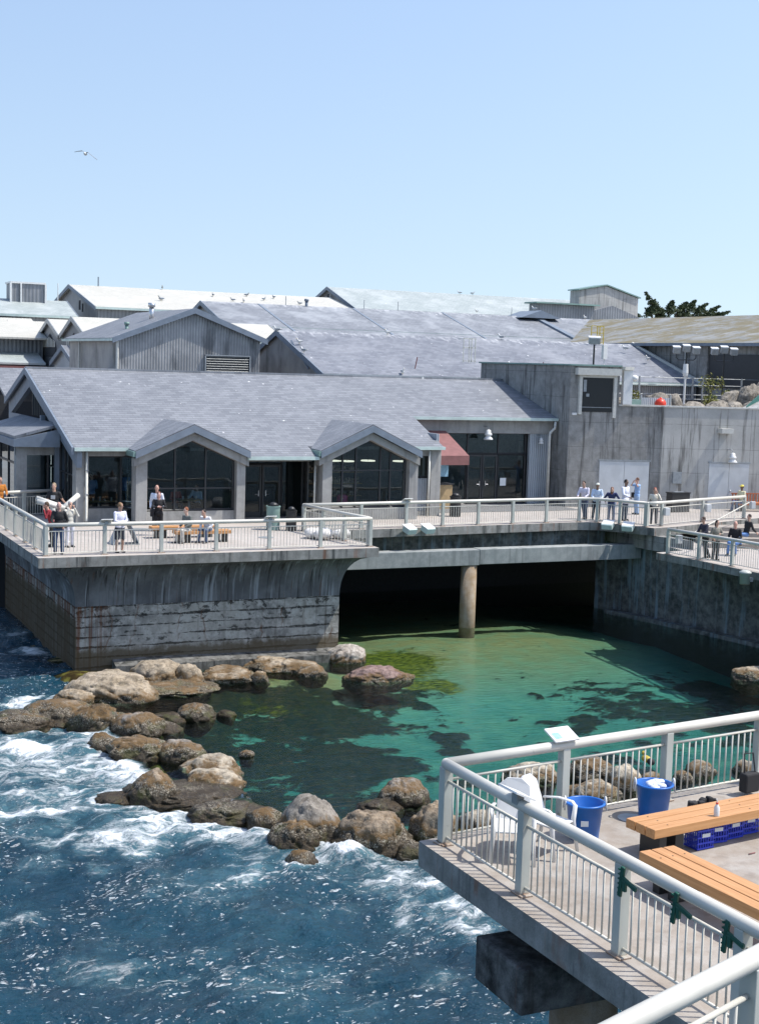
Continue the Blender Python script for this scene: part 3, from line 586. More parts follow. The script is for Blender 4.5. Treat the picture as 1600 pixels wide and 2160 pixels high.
m=MB().box(72,78.6,119.5,121,15,17.7).build('link_wall',MT['siding'],b7); MB().prism([(71.6,118.9),(78.9,118.9),(78.9,121.3),(71.6,121.3)],17.72,17.86).build('link_roof',MT['copper'],b7)
# right wing with mossy roof running away
b4=thing('mossy_roofed_wing','long wing under a lichen stained roof at the right edge','building')
m=MB(); m.prism([(55.55,55),(66,55),(66,101),(55.55,87.5)],lambda p:13.16+.22*(p[0]-55.55),lambda p:13.3+.22*(p[0]-55.55)); m.prism([(66.001,55),(76,55),(76,101),(66.001,101)],lambda p:15.46-.22*(p[0]-66),lambda p:15.6-.22*(p[0]-66)); m.build('roof',MT['slate_y'],b4)
m=MB(); m.prof([(56,4),(56,13.15),(66,15.3),(75.6,13.15),(75.6,4)],55.3,87.3,'y'); m.build('wall',MT['wall'],b4)
MB().box(55.4,55.54,55,87.5,13.1,13.28).build('gutter',MT['trim'],b4)
MB().box(55.9,55.985,55.5,71.8,10.55,12.6).build('dark_glazing',MT['darkmetal'],b4)
MB().box(55.8,55.988,71.85,73.6,8.8,13.1).build('pilaster',MT['wall'],b4)
pipe([(55.7,73.9,13.1),(55.7,73.9,11.2),(55.6,73.6,11.0)],.09,'grey downpipe on the shaded wing wall between the floodlight poles')
# left far buildings
b8=gable_x('flat_roofed_annex','pale roofed annex at the far left edge of the skyline',2,26,116,120,125,14.6,15.85,MT['pale_roof'],MT['siding'])
bx=thing('roof_plant_box','white louvred plant box standing on the far left roof','plant box')
MB().box(21.6,24.3,119.2,121.5,15.5,17.1).build('louvre_panel',MT['siding'],bx); MB().box(21.5,24.4,119.1,121.6,17.101,17.25).box(21.45,21.6,119.05,119.19,15.5,17.1).box(24.3,24.45,119.05,119.19,15.5,17.1).box(22.3,22.42,119.05,119.19,15.5,17.1).build('frame',MT['whitepaint'],bx)
for i,(yr,lb) in enumerate([(98,'nearest white gable of the far sawtooth row behind the shed'),(106,'middle white gable of the far sawtooth row with striped window'),(114,'furthest left white gable of the sawtooth row with a red oval sign')]):
    s=gable_x('sawtooth_gable',lb,22.05,22.05+(14 if i==0 else 9),yr-4,yr,yr+3.99,12.72,14.0-.03*i,MT['white_roof'],MT['siding'],ov=.2,barge='greymetal'); s['group']='sawtooth gables'
    if i<2:
        w=MB(); w.prof([(yr-2.2,11.2),(yr-2.2,11.9),(yr,12.9),(yr+2.0,12.0),(yr+2.0,11.2)],22.0-.02,22.0,'x'); w=w.build('window',MT['dark'],s)
        m=MB()
        for k in range(9): m.box(21.95,21.975,yr-2+k*.48,yr-1.8+k*.48,11.9,12.35+.3*(1-abs(k-4)/4)); 
        m.build('blind_slats',MT['offwhite'],w)
    else:
        m=MB().lathe((0,0,0),[(.001,0),(.62,.0),(.62,.05),(.001,.05)],24,False,1,.45).build('oval_sign',plain('dull_red_sign',(.3,.07,.06),.6),s); m.rotation_euler=(PI/2,0,PI/2); m.location=(22.02,113.6,12.3)
        m.rotation_euler=(0,-PI/2,0); m.scale=(1,1.6,1)
b10=thing('awning_building','low far left building with pale roof and pink awning','building')
MB().box(2,21.9,108,113,4.2,12.4).build('wall',MT['siding'],b10); MB().prism([(2,106.8),(22,106.8),(22,113),(2,113)],lambda p:12.42+.25*(p[1]-106.8),lambda p:12.56+.25*(p[1]-106.8)).build('roof',MT['white_roof'],b10)
MB().prism([(2,104.9),(21.5,104.9),(21.5,107.9),(2,107.9)],lambda p:10.55+.25*(p[1]-104.9),lambda p:10.69+.25*(p[1]-104.9)).build('canopy_roof',MT['pale_roof'],b10)
MB().box(2,21.5,104.6,104.88,9.9,10.45).build('awning',MT['awn'],b10); MB().box(2,21.5,105,107.9,4.2,10.54).build('lower_wall',MT['dark'],b10)
gable_x('small_slate_lean','small slate roofed lean beside the sawtooth gables',21.0,24.2,92,96,99.5,10.75,12.0,MT['slate'],MT['panel'],ov=.25)
# roof furniture
def vent(x,y,z,h,r,lb,mat='steel'):
    t=thing('roof_vent',lb,'vent',(x,y,z)); MB().lathe((0,0,-.3),[(r,0),(r,h)],12).build('pipe',MT[mat],t,smooth=True); MB().lathe((0,0,h-.3),[(r*1.5,0),(r*1.5,r*1.6)],12).build('cowl',MT[mat],t,smooth=True)
vent(22.3,79.5,13.7,.85,.14,'shiny metal flue on the left slope of the corrugated shed roof')
vent(20.6,78.5,12.95,.5,.1,'small green vent low on the corrugated shed roof','copper')
vent(41.6,103.9,15.7,.7,.12,'stubby grey vent on the ridge of the seamed slate roof','trim')
def post(x,y,z,h,lb,r=.03,mat='greymetal',tilt=0):
    p=MB().tube([(0,0,0),(tilt,0,h)],r,6).box(-.07,.07,-.07,.07,-.02,.04).build('roof_post',MT[mat],loc=(x,y,z)); tag(p,lb,'post')
post(36.2,73.4,11.1,.75,'leaning rusty rod on the eave of the slate hall near the gulls',.035,'awn',.15)
post(44.7,73.2,11.1,.7,'thin rod at the eave of the slate hall by the roof ladder',.03,'awn')
for i,(x,lb) in enumerate([(46.6,'thin rod on the long ridge just right of the pointed far gable'),(49.6,'thin rod on the long ridge second from the pointed far gable'),(60.2,'thin rod left of the small cross gable'),(39.9,'thin rod left of the stubby vent on the long ridge')]): post(x,104,15.7,.75,lb,.03)
post(30.2,125,17.4,.9,'short mast on the left end of the white roof',.06,'trim')
post(24.9,122,15.4,2.0,'thin mast left of the white roofed shed',.04,'whitepaint'); post(26.0,122,15.4,2.0,'thin mast nearest the white roofed shed',.04,'whitepaint')
# roof ladders
def cage(x,y,z,w,h,mat,lb):
    m=MB(); 
    for a in (-w/2,-w*.02,w*.18,w/2): m.box(x+a-.025,x+a+.025,y-.02,y+.02,z,z+h)
    for q in (h,h*.62,.1): m.box(x-w/2,x+w/2,y-.02,y+.02,z+q-.025,z+q+.025)
    m.box(x-w/2-.02,x-w/2+.03,y,y+.6,z+h-.05,z+h); o=m.build('roof_ladder',MT[mat]); tag(o,lb,'ladder')
cage(38.0,70.2,11.6,.75,1.35,'offwhite','grey ladder hoops rising over the left end of the concrete block')
cage(52.3,79.0,13.1,.95,1.2,'yellow','yellow ladder frame on the roof near the wing')
# terrace: rocks, posts, floodlights
TR=9.0
def rockmesh(a,b_,h,seed,rough=.22,sub=4,sink=.5,fac=1.0):
    fac*=.85
    bm=bmesh.new(); bmesh.ops.create_icosphere(bm,subdivisions=sub,radius=1)
    off=Vector((seed*13.7,seed*7.1,seed*3.3)); cuts=[]
    rs=random.Random(seed)
    for _ in range(10):
        n=Vector((rs.gauss(0,1),rs.gauss(0,1),rs.gauss(.2,.8))).normalized(); cuts.append((n,rs.uniform(.74,.95)))
    for v in bm.verts:
        p=v.co.copy(); 
        for n,dd in cuts:
            q=p.dot(n)
            if q>dd: p-=n*(q-dd)*.85*fac
        f=1+rough*.8*(mnoise.noise(p*1.1+off))+rough*.55*mnoise.noise(p*2.7+off)+rough*.3*mnoise.noise(p*6+off)+rough*.14*mnoise.noise(p*14+off)
        cr=abs(mnoise.noise(p*1.6+off*2)); f-=.13*max(0,1-cr*16)
        p=p*f; v.co=Vector((p.x*a,p.y*b_,p.z*h*(1.0 if p.z>0 else sink/h*1.0 if h>0 else 1)))
    me=bpy.data.meshes.new('rock'); bm.to_mesh(me); bm.free(); me.polygons.foreach_set('use_smooth',[True]*len(me.polygons)); return me
def rockmat(name,top1,top2,wet=(.02,.014,.007),zline=.35,alg=(.07,.08,.01),algamt=.4,mid=(.14,.085,.035)):
    m,t,b=nodes(name); p=pos(t); sp=N(t,'SeparateXYZ'); L(t,p,sp.inputs[0])
    n1=nz(t,p,1.3,6,.65); n2=nz(t,p,5,6,.7); n3=nz(t,p,22,4,.7)
    c=mixc(t,sstep(t,n1,.35,.65),top1,top2); oi=N(t,'ObjectInfo'); c=mixc(t,math_(t,'MULTIPLY',oi.outputs['Random'],.5),c,[x*.62+.06 for x in top1]); c=mixc(t,math_(t,'MULTIPLY',sstep(t,n2,.42,.62),.75),c,[x*.38 for x in top1]); c=mixc(t,math_(t,'MULTIPLY',sstep(t,n3,.55,.7),.35),c,(.6,.58,.52))
    zz=math_(t,'ADD',sp.outputs[2],math_(t,'MULTIPLY',math_(t,'SUBTRACT',n2,.5),.55)); zz=math_(t,'ADD',zz,math_(t,'MULTIPLY',math_(t,'SUBTRACT',n1,.5),1.0))
    c=mixc(t,sstep(t,zz,zline+.22,zline),c,mid)
    wetc=mixc(t,sstep(t,n3,.4,.62),wet,[x*3.2 for x in wet]); wetc=mixc(t,math_(t,'MULTIPLY',sstep(t,nz(t,p,2.2,4),.5,.65),algamt),wetc,alg)
    f=sstep(t,zz,zline+.04,zline-.14); c=mixc(t,f,c,wetc)
    wl_=math_(t,'MULTIPLY',sstep(t,nz(t,p,26,3,.8),.5,.58),sstep(t,zz,zline-.34,zline-.1)); wl_=math_(t,'MULTIPLY',wl_,f); c=mixc(t,math_(t,'MULTIPLY',wl_,.75),c,(.42,.38,.3))
    L(t,c,b.inputs['Base Color']); r_=N(t,'MapRange'); L(t,f,r_.inputs[0]); r_.inputs[3].default_value=.85; r_.inputs[4].default_value=.42; L(t,r_.outputs[0],b.inputs['Roughness'])
    b.inputs['Specular IOR Level'].default_value=.35
    h=math_(t,'ADD',math_(t,'MULTIPLY',n2,1.0),math_(t,'MULTIPLY',n3,.8)); h=math_(t,'ADD',h,math_(t,'MULTIPLY',sstep(t,math_(t,'ABSOLUTE',math_(t,'SUBTRACT',nz(t,p,.8,3,.5),.5)),0,.012),.35))
    bump(t,b,h,.9,.05); return m
RM={'tan':rockmat('tan_rock',(.35,.28,.19),(.48,.4,.3),zline=.2),'red':rockmat('red_rock',(.26,.16,.14),(.36,.25,.21),zline=.08),
 'white':rockmat('pale_rock',(.36,.31,.26),(.52,.48,.42),zline=.1),'brown':rockmat('brown_rock',(.25,.185,.12),(.36,.285,.2),zline=.52),
 'gray':rockmat('grey_rock',(.24,.21,.17),(.36,.325,.28),zline=.44),'cream':rockmat('cream_rock',(.42,.36,.27),(.56,.49,.38),zline=.2,algamt=.6),
 'wet':rockmat('seaweed_rock',(.07,.045,.02),(.13,.09,.045),zline=.5,algamt=.25),
 'dry':rockmat('terrace_rock',(.25,.22,.18),(.4,.36,.3),zline=-5)}
tp=[(41.95,61.9,.45,.4,2.1,'tall narrow rock pillar beside the white column on the terrace'),
 (44.3,63.8,1.3,.6,1.0,'low grey rock with grasses on the left of the terrace'),(45.9,63.2,.7,.6,1.35,'rounded grey rock by the blue gate on the terrace'),(47.1,63.5,.5,.5,1.3,'tan upright boulder behind the terrace wall'),
 (46.9,61.3,.75,.4,.95,'dark low rock in the row above the parapet'),(48.2,61.1,.75,.45,1.0,'first rounded boulder in the row above the parapet'),(49.3,60.9,.6,.45,.95,'second rounded boulder in the row above the parapet'),(50.3,60.7,.7,.45,1.0,'third boulder in the row above the parapet near the stair'),
 (51.6,62.2,1.1,.8,1.9,'big rough rock heap climbing beside the yellow stair rail'),(53.2,62.4,1.2,.9,2.6,'highest rock of the heap at the right edge'),(50.4,62.6,.8,.6,1.5,'mossy rock left of the heap below the shrub')]
for i,(x,y,a,b_,h,lb) in enumerate(tp):
    o=bpy.data.objects.new('boulder',rockmesh(a*1.1,b_*1.1,h*.6,i+200,.2,4,.6)); COL.objects.link(o); o.data.materials.append(RM['dry']); o.location=(x,y,TR+.4*h); tag(o,lb,'rock','rocks on the upper terrace')
wc=thing('white_column','white painted column with a domed camera on the parapet corner','column')
MB().prism([(41.55,60.15),(42.0,60.02),(42.1,60.35),(41.65,60.5)],9.7,11.45).build('shaft',MT['whitepaint'],wc); MB().ball((42.15,60.1,11.05),.2,.2,.17).build('camera_dome',MT['whitepaint'],wc,smooth=True)
MB().box(41.5,42.05,60.0,60.5,11.451,11.62).build('cap',MT['offwhite'],wc)
bl=MB().ball((0,0,0),.3,n=20,m=14).tube([(0,0,.25),(0,0,.34)],.06,8).build('red_buoy',MT['red'],loc=(44.3,60.75,9.75),smooth=True); tag(bl,'round orange red ball just above the parapet','ball')
bin_=MB().box(42.4,43.2,60.9,61.5,TR,9.95).build('green_bin',MT['copper']); tag(bin_,'low green box behind the parapet beside the white column','bin')
gt=thing('blue_gate','blue grey panel gate between posts behind the red ball','gate'); MB().box(43.5,45.3,61.3,61.36,TR,10.05).build('gate_panel',MT['panel'],gt); MB().box(43.42,43.5,61.28,61.38,TR,10.2).build('gate_post',MT['greymetal'],gt); MB().box(45.3,45.38,61.28,61.38,TR,10.2).build('gate_post',MT['greymetal'],gt)
rl=thing('terrace_railing','thin grey pipe railing running along the back of the upper terrace','railing')
for x in (43.5,46.2,46.8,50.5,51.2,54.0): MB().box(x-.04,x+.04,66.2,66.28,TR,11.15).build('post',MT['greymetal'],rl)
for z in (11.1,10.7,10.15,9.9): MB().tube([(43.5,66.24,z),(55.5,66.24,z)],.025,6).build('rail',MT['greymetal'],rl)
cb_=MB().box(43.3,55.5,66.1,66.5,TR,9.85).build('terrace_kerb',MT['dark'])
tag(cb_,'dark kerb under the thin terrace railing','kerb')
def fpole(x,y,lb,n=3,zt=12.55):
    t=thing('floodlight_pole',lb,'floodlight',(x,y,TR),0,'floodlight poles')
    h=zt-TR; MB().tube([(0,0,0),(0,0,h)],.05,8).build('pole',MT['blackmetal'],t)
    if n==3: MB().tube([(-.52,.2,h-.1),(-.52,.2,h-.3),(-.4,.16,h-.42),(.4,-.16,h-.42),(.52,-.2,h-.3),(.52,-.2,h-.1)],.03,6).build('crossarm',MT['blackmetal'],t)
    for k in ((-1,0,1) if n==3 else (0,)):
        f=MB().obox((k*.53,-.2*k,h+.12+(.1 if k==0 else 0)),.38 if n==3 else .6,.34,.36,-.4,R(14)).build('lamp_head',MT['greymetal'],t,bevel=.03)
        MB().obox((k*.53,-.2*k,h+.315+(.1 if k==0 else 0)),.42 if n==3 else .64,.38,.03,-.4,R(14)).build('lamp_top',MT['whitepaint'],f)
fpole(49.3,65.4,'left of the two triple floodlight poles on the terrace'); fpole(51.95,65.4,'right of the two triple floodlight poles on the terrace')
fpole(42.2,64.0,'single floodlight on a thin pole above the concrete block',1,12.75)
bo=MB().lathe((0,0,0),[(.06,0),(.06,2.4),(.12,2.4),(.16,2.6),(.13,3.1),(.1,3.1)],10).build('camera_bollard',MT['whitepaint'],loc=(48.7,64.6,TR-.2)); tag(bo,'white capped camera housing in front of the left triple floodlights','camera')
bo=MB().box(-.12,.12,-.1,.1,0,.75).tube([(0,0,-.5),(0,0,0)],.03,6).build('roof_sensor',MT['whitepaint'],loc=(43.0,64.2,12.0)); tag(bo,'small white sensor box right of the single floodlight','sensor')
es=thing('stair_rail','teal stair side with yellow rail climbing right above the parapet','stair rail')
MB().tube([(49.4,59.9,9.55),(53.5,59.3,13.2)],.07,8).build('yellow_rail',MT['yellow'],es); m=MB(); m.prism([(49.1,59.75),(53.5,59.15),(53.5,59.1),(49.1,59.7)],lambda p:9.1+.85*(p[0]-49.1)-.1,lambda p:9.75+.85*(p[0]-49.1)).build('side_panel',plain('teal_panel',(.08,.22,.18),.5),es)
# shrubs on terrace
def leafmat(name,c1,c2):
    m,t,b=nodes(name); L(t,mixc(t,sstep(t,nz(t,pos(t),3,3),.35,.65),c1,c2),b.inputs['Base Color']); b.inputs['Roughness'].default_value=.7; return m
LEAF=leafmat('shrub_leaves',(.1,.12,.02),(.2,.19,.04)); CYP=leafmat('cypress_leaves',(.028,.05,.02),(.065,.09,.035)); BARK=plain('bark',(.09,.07,.05),.9)
def leaves(m,c,rx,ry,rz,n,s,rs,up=.3):
    for _ in range(n):
        while True:
            p=Vector((rs.uniform(-1,1),rs.uniform(-1,1),rs.uniform(-1,1)))
            if .15<p.length<1: break
        q=Vector((c[0]+p.x*rx,c[1]+p.y*ry,c[2]+p.z*rz)); a=Vector((rs.uniform(-1,1),rs.uniform(-1,1),rs.uniform(-.3,1))).normalized(); b_=a.cross(Vector((rs.uniform(-1,1),rs.uniform(-1,1),rs.uniform(-1,1)))).normalized()
        m.add([q-b_*s*.35,q+a*s,q+b_*s*.35,q-a*s*.2],[(0,1,2,3)])
for i,(x,y,z,r_,lb) in enumerate([(49.9,63.8,10.85,.75,'yellow green shrub on the rocks below the dark glazing'),(50.6,63.2,10.2,.4,'little shrub lower on the rock heap'),(42.0,61.9,11.25,.4,'olive tuft on top of the rock pillar'),(48.6,62.2,9.95,.45,'low bright green plant among the row of boulders'),(44.0,63.0,10.1,.5,'sparse grass tuft on the left terrace rock')]):
    t=thing('shrub',lb,'shrub',(x,y,z-r_),0,'terrace plants'); m=MB(); leaves(m,(0,0,r_),r_,r_,r_*.75,260,.12,random.Random(i)); m.build('foliage',LEAF,t); MB().tube([(0,0,-.2),(0,0,r_*.8)],.03,5).build('stem',BARK,t)
# cypress trees on the skyline
def cypress(x,y,z0,crowns,lb,seed):
    t=thing('cypress_tree',lb,'tree',(x,y,z0)); rs=random.Random(seed); tr=MB(); cr=MB()
    tr.tube([(0,0,0),(.2,0,3),(.1,0,6)],[.5,.4,.25],8)
    for (cx,cz,dx,dz,n) in crowns:
        tip=Vector((cx+dx,rs.uniform(-.5,.5),cz+dz)); base=Vector((cx*.4,0,cz-3)); tr.tube([base,Vector((cx,0,cz)),tip],[.18,.1,.03],6)
        for k in range(n):
            f=rs.random()**.7; c=Vector((cx,0,cz)).lerp(tip,f); w=(1-f)*.62+.05
            leaves(cr,(c.x+rs.gauss(0,w*.5),c.y+rs.gauss(0,w),c.z+rs.gauss(0,w*.35)),.4*w+.06,.4*w+.1,.22*w+.04,18,.2,rs)
    tr.build('trunk',BARK,t); cr.build('crown',CYP,t)
cypress(105.5,140,11.5,[(-5.5,6.6,0,1.0,150),(-4.6,7.0,-1.9,2.2,60),(-4.2,6.8,-.9,1.3,110),(-3.0,6.9,.4,1.5,120),(-1.8,6.9,1.3,1.4,110),(-.6,6.9,1.6,1.7,100),(.6,6.8,2.1,1.5,110),(1.8,6.7,2.9,1.4,90),(2.6,6.6,3.6,.9,90),(3.4,6.4,3.2,.3,90),(-4.0,6.2,0,.9,200),(-1,6.2,0,.9,220),(2,6.2,.5,.7,200),(4.6,6.1,2.6,.2,90)],'spiky dark cypress crown behind the right roof ridge',3)
cypress(98.3,142,11.5,[(-1.2,6.4,-.2,.6,90),(.1,6.4,.3,.7,90),(.8,6.3,.5,.4,70)],'small round dark tree just right of the concrete tower',4)
# ================================================================== RAILINGS
def railing(name,label,pts,z,H=1.08,per=.125,each=False,pr=.072,pw=.13,group=None,endpost=True):
    r_=thing(name,label,'railing'); V=[Vector((p[0],p[1],z)) for p in pts]; up=Vector((0,0,1))
    m=MB(); m.tube([v+up*H for v in V],pr,14)
    for v in V[1:-1]: m.ball(v+up*H,pr*1.01,n=14,m=8)
    for v in (V[0],V[-1]): m.ball(v+up*H,pr*1.0,n=14,m=8)
    m.build('top_rail',MT['rail'],r_,smooth=True)
    pm=None;bm_=None
    for i,v in enumerate(V):
        d=(V[min(i+1,len(V)-1)]-V[max(i-1,0)]); a=math.atan2(d.y,d.x)
        if pm is None:
            pm=MB().obox((0,0,(H-pr*.6)/2),pw,pw,H-pr*.6).obox((0,0,.012),pw*1.9,pw*1.3,.024).build('post',MT['railpost'],r_,bevel=.008); o=pm
        else: o=pm.copy(); COL.objects.link(o)
        o.parent=r_; o.location=v; o.rotation_euler=(0,0,a)
    bal=None
    for a,b_ in zip(V[:-1],V[1:]):
        d=b_-a; Ln=d.length; u=d/Ln; s=a+u*(pw/2); e=b_-u*(pw/2); n=max(1,round((Ln-pw)/per))
        if each:
            MB().tube([s+up*.86,e+up*.86],.021,8).build('sub_rail',MT['rail'],r_,smooth=True); MB().tube([s+up*.1,e+up*.1],.019,8).build('bottom_rail',MT['rail'],r_,smooth=True)
            for k in range(1,n):
                p=s+(e-s)*k/n
                if bal is None:
                    bal=MB().tube([(0,0,.1),(0,0,.86)],.0125,6).build('baluster',MT['rail'],r_,smooth=True); o=bal
                else: o=bal.copy(); COL.objects.link(o)
                o.parent=r_; o.location=p
        else:
            m=MB().tube([s+up*.86,e+up*.86],.021,6).tube([s+up*.1,e+up*.1],.019,6)
            for k in range(1,n): p=s+(e-s)*k/n; m.tube([p+up*.1,p+up*.86],.0125,4,False)
            m.build('infill_panel',MT['rail'],r_)
    return r_
def lerp(a,b,n): return [(a[0]+(b[0]-a[0])*i/n,a[1]+(b[1]-a[1])*i/n) for i in range(n+1)]
railing('railing','railing along the front of the left deck above the sea wall',lerp((10.05,48.85),(22.4,48.8),6),D)
railing('railing','railing down the left side of the left deck running away from its corner post',lerp((10.05,60.2),(10.05,48.86),6)[:-1]+[(10.05,49.0)],D)
railing('railing','short railing on the right end of the left deck receding to the far rail',[(22.4,48.95),(22.1,50.6),(21.9,52.3),(21.7,53.9)],D)
railing('railing','long far railing in front of the main building over the dark opening',[(21.72,54.0),(24.4,54.15)]+lerp((26.6,54.3),(35.75,54.85),5)+[(36.5,54.5),(37.15,53.6),(37.75,52.45)],D)
railing('railing','far railing at the right end of the plaza above the steps',[(37.8,52.4),(38.7,52.55),(41.8,53.6),(45.1,54.6)],D)
railing('railing','lower terrace railing above the stained pool wall at the right edge',[(36.5,49.0),(36.75,47.2),(36.95,45.3),(37.1,43.3),(37.2,41.4)],LD)
railing('railing','railing behind the left deck in front of the hip roofed bay',[(10.05,60.35),(11.6,61.0),(13.1,61.5)],D)
railing('railing','near railing along the seaward edge of the near deck',[(8.55,16.0),(8.6,14.07),(8.68,12.15),(8.75,10.25),(8.82,8.3)],G,each=True)
railing('railing','near railing across the back of the near deck behind the blue tubs',[(8.56,16.03),(10.56,16.3),(12.5,16.55),(14.42,16.8),(16.4,17.05)],G,each=True)
# railing of the viewer's stair in the bottom right corner
railing('railing','closest thick railing crossing the bottom right corner',[(2.6,5.75),(6.05,6.97),(8.2,7.75)],6.5,H=1.1,each=True)
# stair handrail
hr=MB().tube([(36.6,48.6,4.62),(37.4,48.5,4.6),(43.8,52.7,5.4),(43.9,53.3,5.42)],.028,8).tube([(39,49.6,4.8),(39,49.6,3.7)],.025,6).tube([(42,51.5,5.18),(42,51.5,4.2)],.025,6).build('stair_handrail',MT['rail'],smooth=True); tag(hr,'slim pale handrail slanting down the steps behind the lower terrace railing','handrail')
# plaques on rails
def plaque(x,y,z,rz,lb,pic=True,w=.42):
    t=thing('info_plaque',lb,'plaque',(x,y,z),rz,'reading plaques on the railings')
    MB().obox((0,.02,.11),w,.3,.022,0,R(24)).build('panel',MT['whitepaint'],t); MB().obox((0,-.0,.03),.12,.1,.12).build('bracket',MT['greymetal'],t)
    if pic:
        MB().obox((-w*.26,.02-.03,.11+.012-.013),w*.3,.13,.004,0,R(24)).build('picture',MT['decal2'],t)
        for k in range(5): MB().obox((w*.17,.07-.028*k,.111+.013+.0125*(1.6-k)),w*.42,.006,.004,0,R(24)).build('text_line',MT['greymetal'],t)
plaque(12.15,48.8,D+1.1,PI,'small tilted plaque on the left deck railing near the striped shorts man',False); plaque(18.3,48.8,D+1.1,PI,'small tilted plaque on the left deck railing right of the seated pair',False)
plaque(26.6,54.28,D+1.1,PI+.05,'small tilted plaque on the far railing before the second dormer',False)
plaque(10.52,16.3,G+1.12,.12,'white plaque with a blue picture on the back rail of the near deck')
plaque(8.57,14.2,G+1.12,R(92),'grey backed plaque seen edge on along the seaward rail of the near deck',False)
# green clamps
def clamp(x,y,z,rz,lb):
    t=thing('green_clamp',lb,'clamp',(x,y,z),rz,'green plastic clamps on the seaward rail')
    MB().obox((0,0,0),.055,.03,.34,0,0,R(8)).build('jaw',MT['greenpl'],t,bevel=.006); m=MB()
    for k in range(6): m.obox((-.03+.0*k,0,-.13+.052*k),.03,.036,.016)
    m.build('rib',MT['greenpl'],t); MB().obox((.13,0,.02),.26,.03,.05,0,0,R(12)).obox((.06,0,-.03),.05,.035,.12).build('arm',MT['greenpl'],t,bevel=.006)
clamp(8.56,12.0,G+.9,R(-88),'green plastic clamp beside the third post of the seaward rail'); clamp(8.62,11.15,G+.92,R(-88),'middle green plastic clamp between two posts of the seaward rail'); clamp(8.68,10.42,G+.9,R(-88),'green plastic clamp nearest the bottom right railing')
# ================================================================== NEAR DECK THINGS
def tub(x,y,lb,ice):
    t=thing('blue_tub',lb,'tub',(x-.06,y,G),.3,'blue rope handled tubs')
    MB().lathe((0,0,0),[(.001,.0),(.195,.0),(.2,.02),(.245,.48),(.275,.485),(.275,.505),(.25,.51),(.238,.5),(.19,.03),(.001,.03)],36,False).build('tub_body',MT['blue'],t,smooth=True)
    for s in (-1,1):
        a=R(20 if s>0 else 200)+R(-60); cx,cy=.265*math.cos(a),.265*math.sin(a); tx,ty=-math.sin(a),math.cos(a)
        pts=[(cx+tx*.055*math.cos(q)*1.0+math.cos(a)*.01,cy+ty*.055*math.cos(q)+math.sin(a)*.01,.49+.085*math.sin(q)) for q in [PI*k/8 for k in range(9)]]
        MB().tube([(cx+tx*.055+math.cos(a)*.02,cy+ty*.055+math.sin(a)*.02,.4)]+pts+[(cx-tx*.055+math.cos(a)*.02,cy-ty*.055+math.sin(a)*.02,.4)],.012,8).build('rope_handle',MT['whitepl'],t,smooth=True)
    if ice:
        m=MB(); rs=random.Random(4)
        for k in range(16): m.ball((rs.uniform(-.13,.13),rs.uniform(-.13,.13),.44+rs.uniform(0,.05)),rs.uniform(.04,.08),rs.uniform(.04,.08),.04,8,6)
        o=m.build('plastic_bags',plain('clear_bags',(.62,.66,.75),.3,0,.15,20),smooth=True,loc=(x,y,G)); tag(o,'crumpled white plastic bags filling the right blue tub','bags')
    else: MB().obox((-.175,-.15,.27),.1,.012,.075,R(-42)).build('label_sticker',MT['decal'],t)
tub(10.5,15.55,'empty blue tub with a white sticker at the back rail',False); tub(11.92,15.95,'blue tub full of white plastic bags behind the bench',True)
def bench(x,y,rz,Ln,lb,loc_z=G,w=.56,mat='wood',g='timber benches'):
    t=thing('slab_bench',lb,'bench',(x,y,loc_z),rz,g)
    n=3
    for k in range(n): MB().box(0,Ln,-w/2+k*w/n+.008,-w/2+(k+1)*w/n-.008,.335,.46).build('board',MT[mat],t,bevel=.008)
    for q in ((.3,Ln*.5,Ln-.4) if loc_z==G else ()):
        for k in range(n): MB().lathe((q,-w/2+(k+.5)*w/n,.459),[(.011,0),(.011,.004)],10).build('bolt',MT['blackmetal'],t)
    for q in (.18,Ln-.55): 
        MB().box(q,q+.12,-w*.33,w*.33,0,.334).box(q+.28,q+.42,-w*.33,w*.33,0,.334).build('leg',MT['blackmetal'],t)
    return t
bench(10.68,14.62,R(7),3.6,'long timber slab bench with a white bottle standing on it'); bench(10.33,13.78,R(-86),4.2,'timber slab bench pointing towards the bottom right corner',w=.56)
bo=thing('white_bottle','white squeeze bottle with a red collar standing on the long bench','bottle',(11.85,14.55,G+.46))
MB().lathe((0,0,0),[(.037,0),(.038,.01),(.038,.12),(.016,.155),(.014,.165)],18).build('bottle_body',MT['whitepl'],bo,smooth=True); MB().lathe((0,0,.166),[(.018,0),(.018,.018)],14).build('collar',MT['red'],bo); MB().tube([(0,0,.184),(.0,0,.2),(-.012,0,.235)],.008,8).build('nozzle',MT['whitepl'],bo)
def crate(x,y,rz,lb):
    t=thing('blue_crate',lb,'crate',(x,y,G),rz,'blue crates under the long bench')
    m=MB(); w,d,h=.3,.26,.27
    for z in (0.01,.08,.16,.25):
        m.box(-w/2,w/2,-d/2,-d/2+.012,z,z+.022).box(-w/2,w/2,d/2-.012,d/2,z,z+.022).box(-w/2,-w/2+.012,-d/2+.012,d/2-.012,z,z+.022).box(w/2-.012,w/2,-d/2+.012,d/2-.012,z,z+.022)
    for k in range(7):
        a=-w/2+.013+k*(w-.04)/6
        for y_ in (-d/2+.002,d/2-.01): m.box(a,a+.014,y_,y_+.008,.033,.25)
        a=-d/2+.013+k*(d-.04)/6
        for x_ in (-w/2+.002,w/2-.01): m.box(x_,x_+.008,a,a+.014,.033,.25)
    m.box(-w/2+.013,w/2-.013,-d/2+.013,d/2-.013,.002,.009); m.build('crate_lattice',MT['crate'],t)
    MB().box(-.07,.07,-d/2-.004,-d/2-.001,.17,.22).build('label_strip',MT['decal'],t)
